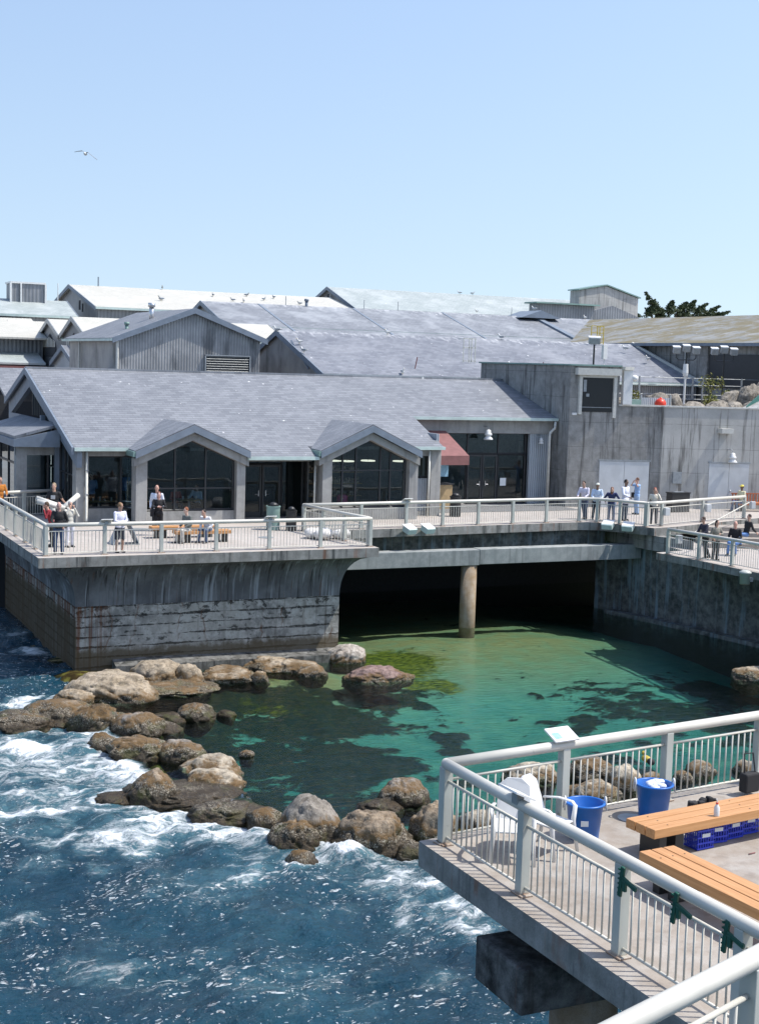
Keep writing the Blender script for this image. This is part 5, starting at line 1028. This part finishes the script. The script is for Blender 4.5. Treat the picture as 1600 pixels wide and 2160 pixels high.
dk=thing('wading_duck','orange and black duck shape on a boulder behind the near rail','bird',(23.4,31.9,.42)); MB().ball((0,0,.12),.11,.2,.1,10,8).build('body',MT['yellow'],dk,smooth=True); MB().ball((0,-.22,.1),.1,.14,.1,10,8).build('tail',MT['black'],dk,smooth=True); MB().ball((0,.14,.26),.06,.07,.06,8,6).build('head',MT['yellow'],dk,smooth=True)
ROCKS=[(11.55,45.82,1.37,1.02,1.01,'tan'),(13.73,47.7,0.99,0.75,0.86,'tan'),(14.7,47.02,0.52,0.39,0.82,'tan'),(13.49,46.55,1.76,1.32,0.24,'tan'),(16.37,47.3,1.05,0.79,0.49,'tan'),(17.17,46.49,0.34,0.25,0.43,'tan'),(18.39,48.43,1.05,0.78,0.43,'tan'),(19.13,47.9,0.87,0.65,0.44,'tan'),(21.36,45.77,1.11,0.83,0.53,'red'),(21.29,49.62,0.82,0.62,0.67,'white'),(22.39,45.45,0.39,0.29,0.21,'tan'),(14.81,46.69,0.33,0.25,0.32,'tan'),(9.31,43.47,1.24,0.93,0.72,'brown'),(8.04,42.99,1.07,0.81,0.55,'brown'),(10.24,42.04,0.79,0.59,0.86,'wet'),(11.26,41.11,0.84,0.63,0.72,'gray'),(9.83,39.46,0.48,0.36,0.58,'wet'),(10.56,38.53,0.9,0.68,0.73,'brown'),(13.48,42.2,0.61,0.46,0.57,'gray'),(14.48,42.2,0.3,0.23,0.23,'brown'),(12.53,42.32,0.59,0.45,0.28,'brown'),(11.69,37.86,0.68,0.51,0.73,'gray'),(12.03,36.29,0.84,0.63,0.57,'cream'),(11.72,35.14,0.78,0.59,0.54,'cream'),(9.91,34.66,0.76,0.57,0.89,'brown'),(10.84,34.42,1.38,1.04,0.37,'wet'),(8.93,34.83,0.54,0.41,0.24,'wet'),(11.31,32.72,0.94,0.7,0.38,'wet'),(12.56,30.41,0.76,0.57,1.16,'gray'),(12.13,30.1,0.61,0.46,0.8,'brown'),(13.78,29.23,0.83,0.62,1.12,'brown'),(16.01,32.3,0.72,0.54,0.71,'gray'),(15.22,28.98,0.62,0.46,1.16,'brown'),(11.66,28.68,0.38,0.29,0.45,'wet'),(11.92,31.64,0.52,0.39,0.52,'wet'),(15.2,32.04,0.55,0.41,0.22,'brown'),(13.11,29.4,0.39,0.29,0.38,'wet'),(12.92,29.81,0.39,0.29,0.56,'wet'),(20.24,32.88,0.75,0.56,0.53,'cream'),(22.0,32.53,0.67,0.51,0.67,'gray'),(22.32,31.38,0.53,0.4,0.74,'cream'),(21.01,30.91,0.69,0.52,0.54,'cream'),(25.16,31.72,0.43,0.32,0.41,'cream'),(26.57,31.46,0.35,0.27,0.39,'cream'),(23.38,31.6,0.33,0.25,0.29,'cream'),(24.29,31.34,0.29,0.22,0.33,'cream'),(35.07,41.43,0.8,0.6,0.5,'tan'),(16.84,29.57,0.52,0.39,0.68,'cream'),(16.94,28.44,0.51,0.38,0.6,'gray'),(13.52,37.58,0.22,0.16,0.21,'tan'),(19.38,46.89,0.52,0.39,0.33,'tan'),(11.0,42.4,0.44,0.33,0.38,'wet'),(12.12,41.01,0.51,0.38,0.33,'wet'),(10.18,45.4,0.7,0.52,0.52,'tan'),(14.33,28.44,0.38,0.29,0.43,'wet'),(15.64,47.1,0.5,0.38,0.35,'tan')]
FOAM=[(10.1,53.9,0.82,1.07,0.8),(8.4,45.8,0.93,0.78,0.9),(9.6,49.4,1.0,0.76,0.4),(10.0,42.1,0.88,0.8,1),(10.6,42.8,0.37,0.71,1.2),(7.9,40.5,1.11,1.3,1),(8.5,39.0,0.81,0.78,0.8),(9.9,37.2,1.11,0.64,1),(7.2,37.3,0.89,0.71,0.6),(7.6,34.8,1.32,0.47,1),(9.6,33.2,1.3,0.45,1),(7.5,32.4,1.47,0.49,0.8),(7.8,31.3,0.66,0.66,0.8),(11.6,32.8,0.54,0.62,1.1),(11.8,31.5,0.47,0.44,0.6),(10.3,31.3,0.68,0.35,0.7),(11.9,30.6,0.25,0.55,0.8),(12.7,28.7,0.87,0.45,1.1),(13.5,27.8,0.97,0.56,0.9),(13.6,26.2,0.62,0.8,0.9),(14.1,24.9,0.7,0.94,0.8),(9.9,28.9,0.85,0.36,0.6),(11.5,27.8,0.84,0.35,0.5),(12.8,25.5,0.6,0.67,0.6),(6.4,35.2,0.6,0.79,0.7),(14.6,27.2,0.64,0.62,1),(5.8,30.8,0.85,0.93,0.45),(8.1,28.4,2.03,1.7,0.3),(6.5,24.7,2.21,1.3,0.42),(9.4,23.4,1.77,1.29,0.33),(5.4,27.8,0.77,0.77,0.45),(12.6,22.2,0.71,1.09,0.45),(11.3,39.1,0.83,0.51,0.7),(11.4,36.1,0.39,0.45,0.7),(15.9,25.0,1.02,1.42,0.7),(10.3,57.2,0.77,1.2,0.6)]
DARK=[(22.3,45.3,1.64,0.94,1),(22.6,42.2,0.99,0.99,0.9),(31.0,43.5,2.34,3.02,0.75),(36.1,45.2,2.31,2.19,0.9),(33.4,42.0,2.14,2.15,0.8),(27.2,38.6,0.96,0.68,1),(27.9,42.1,1.03,0.78,0.8),(29.9,39.9,1.67,1.35,0.6),(17.0,41.3,3.38,1.99,1.1),(14.2,45.3,3.55,1.11,1.1),(17.3,38.2,1.59,0.66,0.7),(21.4,38.0,0.9,0.59,0.7),(22.5,40.7,0.64,0.54,0.8),(14.0,35.7,2.9,1.62,1.3),(16.1,34.0,1.95,0.81,1),(27.9,34.6,2.23,1.08,0.6),(25.2,37.3,0.92,0.5,0.8),(21.3,35.2,0.85,0.42,0.8),(13.5,40.6,1.46,1.71,1),(27.7,45.0,0.43,0.43,0.9),(29.3,45.8,0.22,0.27,0.8),(27.9,47.2,0.19,0.27,0.8),(25.0,40.8,1.14,0.42,0.5),(32.9,39.0,1.01,1.39,0.7),(17.2,44.0,2.59,1.38,1),(20.9,31.9,3.26,0.91,1.2),(23.4,46.8,1.97,0.67,0.6)]
ALGAE=[(23.9,50.1,2.28,2.26,1.1),(24.3,47.4,1.46,0.78,1),(17.0,45.5,1.99,0.58,0.5),(12.5,44.9,2.05,0.67,0.8),(23.5,52.9,0.79,0.82,0.6)]
# ================================================================== ROCKS
RL=['broad tan boulder at the foot of the sea wall corner','rounded tan boulder leaning on the sea wall','egg shaped tan stone left of the wall footing','long flat tan ledge in front of the two round boulders','tan boulder with weedy foot mid way along the wall','small tan wedge stone beside the mid wall boulder','flat tan slab behind, close to the footing','tilted tan slab nearest the footing','large reddish boulder lying in the pool','whitish rock spilled at the pool end of the sea wall','little tan stone right of the reddish boulder','small dark pebble boulder below the egg shaped stone','sloping brown rock mass left of the wet rocks','brown rock mass at the far left edge','black wet rock behind the splash','grey brown dome rock right of the splash','dark weedy rock left below the grey dome','flat olive topped rock below the grey dome','speckled pale grey dome alone in the pool','small brown stone right of the speckled dome','low brown rock left of the speckled dome','rounded grey brown rock behind the cream rocks','long cream boulder, upper of the pair','lumpy cream boulder with green foot, lower of the pair','brown domed boulder left of the cream pair','wide weedy base under the cream pair','dark spit of rock trailing left from the brown dome','dark shelf right below the cream pair','tall cracked dome boulder in the middle of the surf line','brown flank rock left of the cracked dome','big blocky brown boulder right of the cracked dome','two lobed grey boulder behind the blocky one','brown boulder half hidden by the near railing post','small seaweed covered rock in the foam','low dark rock left of the cracked dome','low brown rock between the two lobed and blocky boulders','dark wet foot under the blocky boulder','dark wet foot between dome and blocky boulders','cream boulder behind the near back rail, left','dark grey boulder behind the near back rail','upright cream boulder right of the dark grey one','cream boulder in front of the dark grey one','oval cream stone in the pool seen through the back rail','small cream stone at the far right of the back rail','cream stone under the duck','small cream stone beside the duck','tan shoal rock near the right pool wall','pale rock seen between the corner posts','grey rock low behind the seaward railing','tiny tan stone near the surf gap','small tan rock left of the reddish boulder','wet shelf left of the grey dome','wet shelf between the grey dome and the pool','tan rock stretching from the broad boulder to the surf','dark wet rock under the slab corner','tan filler stone below the mid wall boulder']
rnd=random.Random(11)
for i,(x,y,a,b_,h,k) in enumerate(ROCKS):
    if k=='white': x,y,h=21.6,48.9,.7
    big=a>.6; me=rockmesh(a*1.1,b_*1.15,h*.86,i+1,.14 if k in('gray','white') else .2,5 if big else 4,.35 if a<.5 else .6,.75 if k=='gray' else 1.0)
    me.materials.append(RM[k]); o=bpy.data.objects.new('rock',me); COL.objects.link(o); o.location=(x,y,0); o.rotation_euler=(0,0,-.42+rnd.uniform(-.15,.15)); tag(o,RL[i],'rock','rocks')
# ================================================================== WATER
def vnoise(x,y,seed):
    xi=np.floor(x).astype(np.int64); yi=np.floor(y).astype(np.int64); fx=x-xi; fy=y-yi; fx=fx*fx*(3-2*fx); fy=fy*fy*(3-2*fy)
    def h(a,b):
        n=(a*374761393+b*668265263+seed*974711)&0x7fffffff; n=(n^(n>>13))*1274126177&0x7fffffff; return ((n^(n>>16))&0xffff)/65535.
    return (h(xi,yi)*(1-fx)+h(xi+1,yi)*fx)*(1-fy)+(h(xi,yi+1)*(1-fx)+h(xi+1,yi+1)*fx)*fy
def fbm(x,y,seed,o=5,g=.5):
    s=0;a=1;n=0
    for k in range(o): s=s+a*vnoise(x*2**k+k*17.3,y*2**k-k*9.1,seed+k); n+=a; a*=g
    return s/n
def pip(px,py,poly):
    ins=np.zeros(px.shape,bool); n=len(poly)
    for i in range(n):
        x1,y1=poly[i];x2,y2=poly[(i+1)%n]
        if y1==y2: continue
        c=((y1>py)!=(y2>py))&(px<(x2-x1)*(py-y1)/(y2-y1)+x1); ins^=c
    return ins
def pdist(px,py,line):
    d=np.full(px.shape,1e9)
    for (x1,y1),(x2,y2) in zip(line[:-1],line[1:]):
        dx,dy=x2-x1,y2-y1; t=np.clip(((px-x1)*dx+(py-y1)*dy)/(dx*dx+dy*dy),0,1); d=np.minimum(d,np.hypot(px-x1-t*dx,py-y1-t*dy))
    return d
LINE=[(11.4,49.0),(10.6,46.0),(9.6,43.6),(10.3,42.2),(10.6,40.3),(10.4,38.2),(10.7,35.4),(10.9,33.9),(11.6,32.6),(12.2,31.2),(13.2,30.0),(15.0,29.2),(17.0,28.6),(20,27.5),(40,24)]
POOL=[(11.3,50)]+LINE+[(60,24),(60,70),(11.3,70)]
def axis(lo,hi,f0,f1,st):
    a=list(np.arange(f0,f1,st)); s=st; v=f0
    left=[]; 
    while v>lo: s*=1.25; v-=s; left.append(v)
    s=st; v=a[-1]; right=[]
    while v<hi: s*=1.25; v+=s; right.append(v)
    return np.array(left[::-1]+a+right)
xs=axis(-900,700,3.5,38.5,.13); ys=axis(-400,1200,17.5,55.5,.13)
X,Y=np.meshgrid(xs,ys); inp=pip(X,Y,POOL); sd_=pdist(X,Y,LINE)*np.where(inp,1,-1)
open_=np.clip(.5-sd_/1.3,0,1); open_=open_*open_*(3-2*open_)
def blobs(L_,X,Y,wob=.5,rot=.42,soft=True):
    f=np.zeros(X.shape); wx=X+(fbm(X*.8,Y*.8,5)-.5)*2.4*wob; wy=Y+(fbm(X*.8,Y*.8,9)-.5)*2.4*wob; c,s=math.cos(-rot),math.sin(-rot)
    for (x,y,rx,ry,st) in L_:
        u=((wx-x)*c+(wy-y)*s)/rx; v=(-(wx-x)*s+(wy-y)*c)/ry; f=np.maximum(f,st*(np.exp(-(u*u+v*v)*.9) if soft else np.clip(1.6-np.sqrt(u*u+v*v)*1.1,0,1)))
    return f
FOAM+=[(8.2,39.2,2.6,2.6,.72),(7.2,35,2.8,2.0,.62),(9.6,32.2,2.4,1.3,.7),(13.5,27.2,2.2,1.4,.7),(7,43.5,2,2,.6),(8.5,50,1.5,3,.35)]
foam=blobs(FOAM,X,Y,1.3)*(.55+.9*fbm(X*.55,Y*1.1,71,4))
surf=np.exp(-np.maximum(-sd_-.3,0)/1.9)*np.clip((45-Y)/3,0,1); foam=np.maximum(foam,surf*1.15*(.25+1.1*fbm(X*.45,Y*.7,72,4)))
near=np.zeros(X.shape)
for (x,y,a,b_,h,k) in ROCKS:
    q=np.hypot((X-x)/(a*1.1),(Y-y)/(b_*1.2)); near=np.maximum(near,np.exp(-np.maximum(0,q-.95)**2*14))
foam=np.maximum(foam,near*.75*open_*(.4+fbm(X*.7,Y*.7,31)))
foam=foam+.45*(fbm(X*.3,Y*.5,3)-.42)*np.clip((44-Y)/8,.2,1); foam=np.clip(foam,0,1.05)*open_
fade=np.clip(1-(np.maximum(np.abs(X-18)-30,0)+np.maximum(np.abs(Y-36)-34,0))/60,0,1)
Z=open_*((fbm(X*.33,Y*.45,1,4)-.5)*.5+(fbm(X*1.3,Y*1.9,2,4)-.5)*.42+foam*.16*(fbm(X*3,Y*3,8,3)))+ (1-open_)*(fbm(X*1.0,Y*2.2,4,3)-.5)*.03
Z*=fade
# splashes against rocks
for sx,sy,sr,sh_ in ((10.55,42.0,.5,.5),(11.75,33.0,.45,.4),(11.9,30.2,.3,.25),(13.0,28.9,.4,.15),(11.2,36.3,.4,.25)):
    q=np.hypot(X-sx,(Y-sy)*1.2)/sr; Z+=np.exp(-q*q)*sh_*(.1+fbm(X*4,Y*4,12,4)*1.7); foam=np.maximum(foam,1.5*np.exp(-q*q*.7))
ny,nx=X.shape; vs=np.stack([X,Y,Z],-1).reshape(-1,3); idx=np.arange(nx*ny).reshape(ny,nx)
fc=np.stack([idx[:-1,:-1],idx[:-1,1:],idx[1:,1:],idx[1:,:-1]],-1).reshape(-1,4)
def gridmesh(name,vs,fc,attrs):
    me=bpy.data.meshes.new(name); me.vertices.add(len(vs)); me.vertices.foreach_set('co',vs.astype(np.float32).ravel()); me.loops.add(len(fc)*4); me.loops.foreach_set('vertex_index',fc.astype(np.int32).ravel()); me.polygons.add(len(fc)); me.polygons.foreach_set('loop_start',np.arange(0,len(fc)*4,4,dtype=np.int32)); me.polygons.foreach_set('loop_total',np.full(len(fc),4,dtype=np.int32))
    me.update(calc_edges=True); me.polygons.foreach_set('use_smooth',[True]*len(fc))
    for k,a in attrs.items(): at=me.attributes.new(k,'FLOAT','POINT'); at.data.foreach_set('value',a.astype(np.float32).ravel())
    me.validate(); o=bpy.data.objects.new(name,me); COL.objects.link(o); return o
water=gridmesh('water',vs,fc,{'open':open_,'foam':foam}); struct(water)
m=bpy.data.materials.new('sea_water'); m.use_nodes=True; t=m.node_tree; b=t.nodes['Principled BSDF']; out=t.nodes['Material Output']
ao=N(t,'Attribute',attribute_name='open').outputs['Fac']; af_=N(t,'Attribute',attribute_name='foam').outputs['Fac']
p=pos(t); 
# flow-warped coordinates: foam filaments run with the surge
FL=(0,0,.42)
def warp(scale,amt,vec):
    wn=N(t,'TexNoise'); wn.inputs['Scale'].default_value=scale; wn.inputs['Detail'].default_value=3; L(t,p,wn.inputs['Vector'])
    vm=N(t,'VectorMath'); vm.operation='MULTIPLY_ADD'; L(t,wn.outputs['Color'],vm.inputs[0]); vm.inputs[1].default_value=(amt,amt,0); L(t,vec,vm.inputs[2]); return vm.outputs[0]
pw_=warp(.8,1.5,pos(t,(.75,1.7,1),rot=FL)); pw2=warp(1.6,.7,pos(t,(.8,1.9,1),rot=FL))
def ridge(v,s,d=5,ro=.55):
    n=nz(t,v,s,d,ro,.3); return math_(t,'SUBTRACT',1,math_(t,'MULTIPLY',math_(t,'ABSOLUTE',math_(t,'SUBTRACT',n,.5)),7),clamp=True)
r1=ridge(pw_,.9,5); r2=ridge(pw2,2.4,5,.6); fn=nz(t,pw_,1.6,9,.68,.3); fn2=nz(t,pw2,9,5,.7); big=nz(t,p,.5,4)
pat=math_(t,'ADD',math_(t,'MULTIPLY',math_(t,'MAXIMUM',r1,math_(t,'MULTIPLY',r2,.75)),.34),math_(t,'ADD',math_(t,'MULTIPLY',fn,.7),math_(t,'MULTIPLY',fn2,.42)))
fm=sstep(t,math_(t,'ADD',pat,math_(t,'MULTIPLY',af_,.61)),1.04,1.38)
milk=sstep(t,math_(t,'ADD',math_(t,'MULTIPLY',fn,.8),math_(t,'MULTIPLY',af_,.9)),.5,1.2)
# little white dashes on the open side: froth bits plus painted sun glitter
fm_f=[]
for sc_,th_ in ((4.2,.3),(8.5,.3)):
    vo=N(t,'TexVoronoi'); vo.inputs['Scale'].default_value=sc_; L(t,pw2,vo.inputs['Vector'])
    f_=math_(t,'LESS_THAN',vo.outputs['Distance'],math_(t,'MULTIPLY',sstep(t,nz(t,p,.45,5,.7),.33,.62),th_*1.0)); fm_f.append(f_)
fl=math_(t,'MULTIPLY',math_(t,'MAXIMUM',fm_f[0],fm_f[1]),math_(t,'MULTIPLY',ao,sstep(t,fn2,.46,.56)))
fm=math_(t,'MAXIMUM',fm,math_(t,'MULTIPLY',fl,.75))
seac=mixc(t,sstep(t,nz(t,p,.25,4),.35,.65),(.004,.032,.056),(.007,.05,.08)); seac=mixc(t,math_(t,'MULTIPLY',milk,.62),seac,(.14,.29,.33))
L(t,mixc(t,math_(t,'MULTIPLY',fm,.92),seac,(.82,.86,.88)),b.inputs['Base Color']); rr=N(t,'MapRange'); L(t,fm,rr.inputs[0]); rr.inputs[3].default_value=.09; rr.inputs[4].default_value=.8; L(t,rr.outputs[0],b.inputs['Roughness']); b.inputs['IOR'].default_value=1.33
hs=math_(t,'ADD',math_(t,'MULTIPLY',nz(t,pos(t,(1,1.6,1),rot=(0,0,.4)),2.2,6,.65),1.5),math_(t,'MULTIPLY',fm,.4))
bp=N(t,'Bump'); bp.inputs['Strength'].default_value=1; bp.inputs['Distance'].default_value=.16; L(t,hs,bp.inputs['Height']); L(t,bp.outputs[0],b.inputs['Normal'])
# pool side: clear water, Fresnel mirror over a tinted see-through body
tr=N(t,'BsdfTransparent'); tr.inputs[0].default_value=(.74,.92,.86,1); gl=N(t,'BsdfGlossy'); gl.inputs['Roughness'].default_value=.03
hp=math_(t,'ADD',nz(t,pos(t,(1.2,3.4,1),rot=(0,0,.42)),1.7,3,.5,.3),math_(t,'MULTIPLY',nz(t,pos(t,(2,5,1),rot=(0,0,.3)),3.5,3),.35))
bq=N(t,'Bump'); bq.inputs['Strength'].default_value=.8; bq.inputs['Distance'].default_value=.045; L(t,hp,bq.inputs['Height']); L(t,bq.outputs[0],gl.inputs['Normal'])
fr=N(t,'Fresnel'); fr.inputs[0].default_value=1.33; L(t,bq.outputs[0],fr.inputs['Normal'])
mx=N(t,'MixShader'); L(t,math_(t,'MULTIPLY',fr.outputs[0],.8),mx.inputs[0]); L(t,tr.outputs[0],mx.inputs[1]); L(t,gl.outputs[0],mx.inputs[2])
ms=N(t,'MixShader'); L(t,sstep(t,math_(t,'ADD',ao,math_(t,'MULTIPLY',math_(t,'SUBTRACT',nz(t,p,1.5,4),.5),.5)),.3,.7),ms.inputs[0]); L(t,mx.outputs[0],ms.inputs[1]); L(t,b.outputs[0],ms.inputs[2]); L(t,ms.outputs[0],out.inputs[0])
water.data.materials.append(m)
# pool floor
xs=np.arange(8,44,.13); ys=np.arange(24,64,.13); X,Y=np.meshgrid(xs,ys)
dep=np.clip((52-Y)/14,0,1)*1.5+.35+.3*(fbm(X*.3,Y*.3,21)-.5)+np.clip((Y-52)/6,0,1)*.2-np.clip((24.5-X)/4,0,1)*np.clip((Y-43)/5,0,1)*.35+np.clip((X-33)/5,0,1)*.7
DARK+=[(17.3,45.9,4.5,1.0,1.0),(15.5,38.5,3.2,2.6,.95),(13.5,43,2.6,2.2,1.1),(18.5,35.5,3,1.5,.8),(19.5,43.8,2.2,1.2,.8),(18.5,40.5,2.6,1.0,.7)]
dk=blobs(DARK,X,Y,.9,soft=False); dk=np.clip(dk*1.1-.1+1.8*(fbm(X*.9,Y*1.8,41,6,.62)-.5),0,1.2)
ln=pdist(X,Y,LINE); shelf=np.exp(-(ln/1.35)**2)*(.35+1.1*fbm(X*.8,Y*.8,61,4)); wl2=np.clip(1-np.abs(Y-47.2)/1.6,0,1)*np.clip((21-X)/3,0,1); shelf=np.clip(np.maximum(shelf,wl2*(.1+.8*fbm(X,Y,62,4))),0,1)
dep=dep*(1-shelf)-.34*shelf*(fbm(X*1.3,Y*1.3,63,5)-.25)+.03; dk=np.maximum(dk,np.clip(1.35-ln/3.6,0,1))
al=blobs(ALGAE,X,Y,.6)
Z=-dep+dk*.25*fbm(X*2,Y*2,7)
ny,nx=X.shape; vs=np.stack([X,Y,Z],-1).reshape(-1,3); idx=np.arange(nx*ny).reshape(ny,nx); fc=np.stack([idx[:-1,:-1],idx[:-1,1:],idx[1:,1:],idx[1:,:-1]],-1).reshape(-1,4)
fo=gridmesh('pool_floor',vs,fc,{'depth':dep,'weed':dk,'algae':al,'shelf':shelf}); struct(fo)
m,t,b=nodes('sea_bed'); de=N(t,'Attribute',attribute_name='depth').outputs['Fac']; we=N(t,'Attribute',attribute_name='weed').outputs['Fac']; alg=N(t,'Attribute',attribute_name='algae').outputs['Fac']; p=pos(t)
c=ramp(t,math_(t,'DIVIDE',de,2.2),[(.12,(.26,.2,.1)),(.3,(.17,.19,.115)),(.52,(.06,.185,.165)),(.8,(.02,.12,.11)),(1,(.006,.05,.065))])  # sand turns teal with depth: light absorbed by the water is put into the colour
c=mixc(t,math_(t,'MULTIPLY',sstep(t,nz(t,p,1.1,5,.65),.4,.65),.35),c,(.12,.25,.18))
wv=math_(t,'ADD',we,math_(t,'MULTIPLY',math_(t,'SUBTRACT',nz(t,pos(t,(1,2,1),rot=(0,0,.42)),1.5,9,.74,.5),.5),2.2))
c=mixc(t,math_(t,'MULTIPLY',sstep(t,wv,.32,.62),.95),c,mixc(t,sstep(t,nz(t,p,6,4),.4,.65),(.003,.011,.013),(.016,.018,.007)))
a2=math_(t,'ADD',alg,math_(t,'MULTIPLY',math_(t,'SUBTRACT',nz(t,pos(t,(1,2.2,1),rot=(0,0,.42)),1.6,6,.7,.4),.5),1.0))
c=mixc(t,math_(t,'MULTIPLY',sstep(t,a2,.35,.65),.9),c,mixc(t,sstep(t,nz(t,pos(t,(1,3,1)),3.5,5),.4,.6),(.03,.04,.004),(.15,.14,.015)))
shf=N(t,'Attribute',attribute_name='shelf').outputs['Fac']; c=mixc(t,sstep(t,math_(t,'ADD',shf,math_(t,'MULTIPLY',math_(t,'SUBTRACT',nz(t,p,2,5,.6),.5),.5)),.4,.75),c,mixc(t,sstep(t,nz(t,p,2.5,5,.65),.4,.62),(.035,.025,.012),(.13,.12,.03)))
L(t,c,b.inputs['Base Color']); b.inputs['Roughness'].default_value=1; b.inputs['Specular IOR Level'].default_value=0
fo.data.materials.append(m)

for o_ in bpy.data.objects:  # footing_fix
    if o_.name=='footing': o_.data.materials[0]=concrete('footing_grey',(.05,.05,.045),(.12,.115,.1),(.015,.015,.014),.85,bmp=.8)
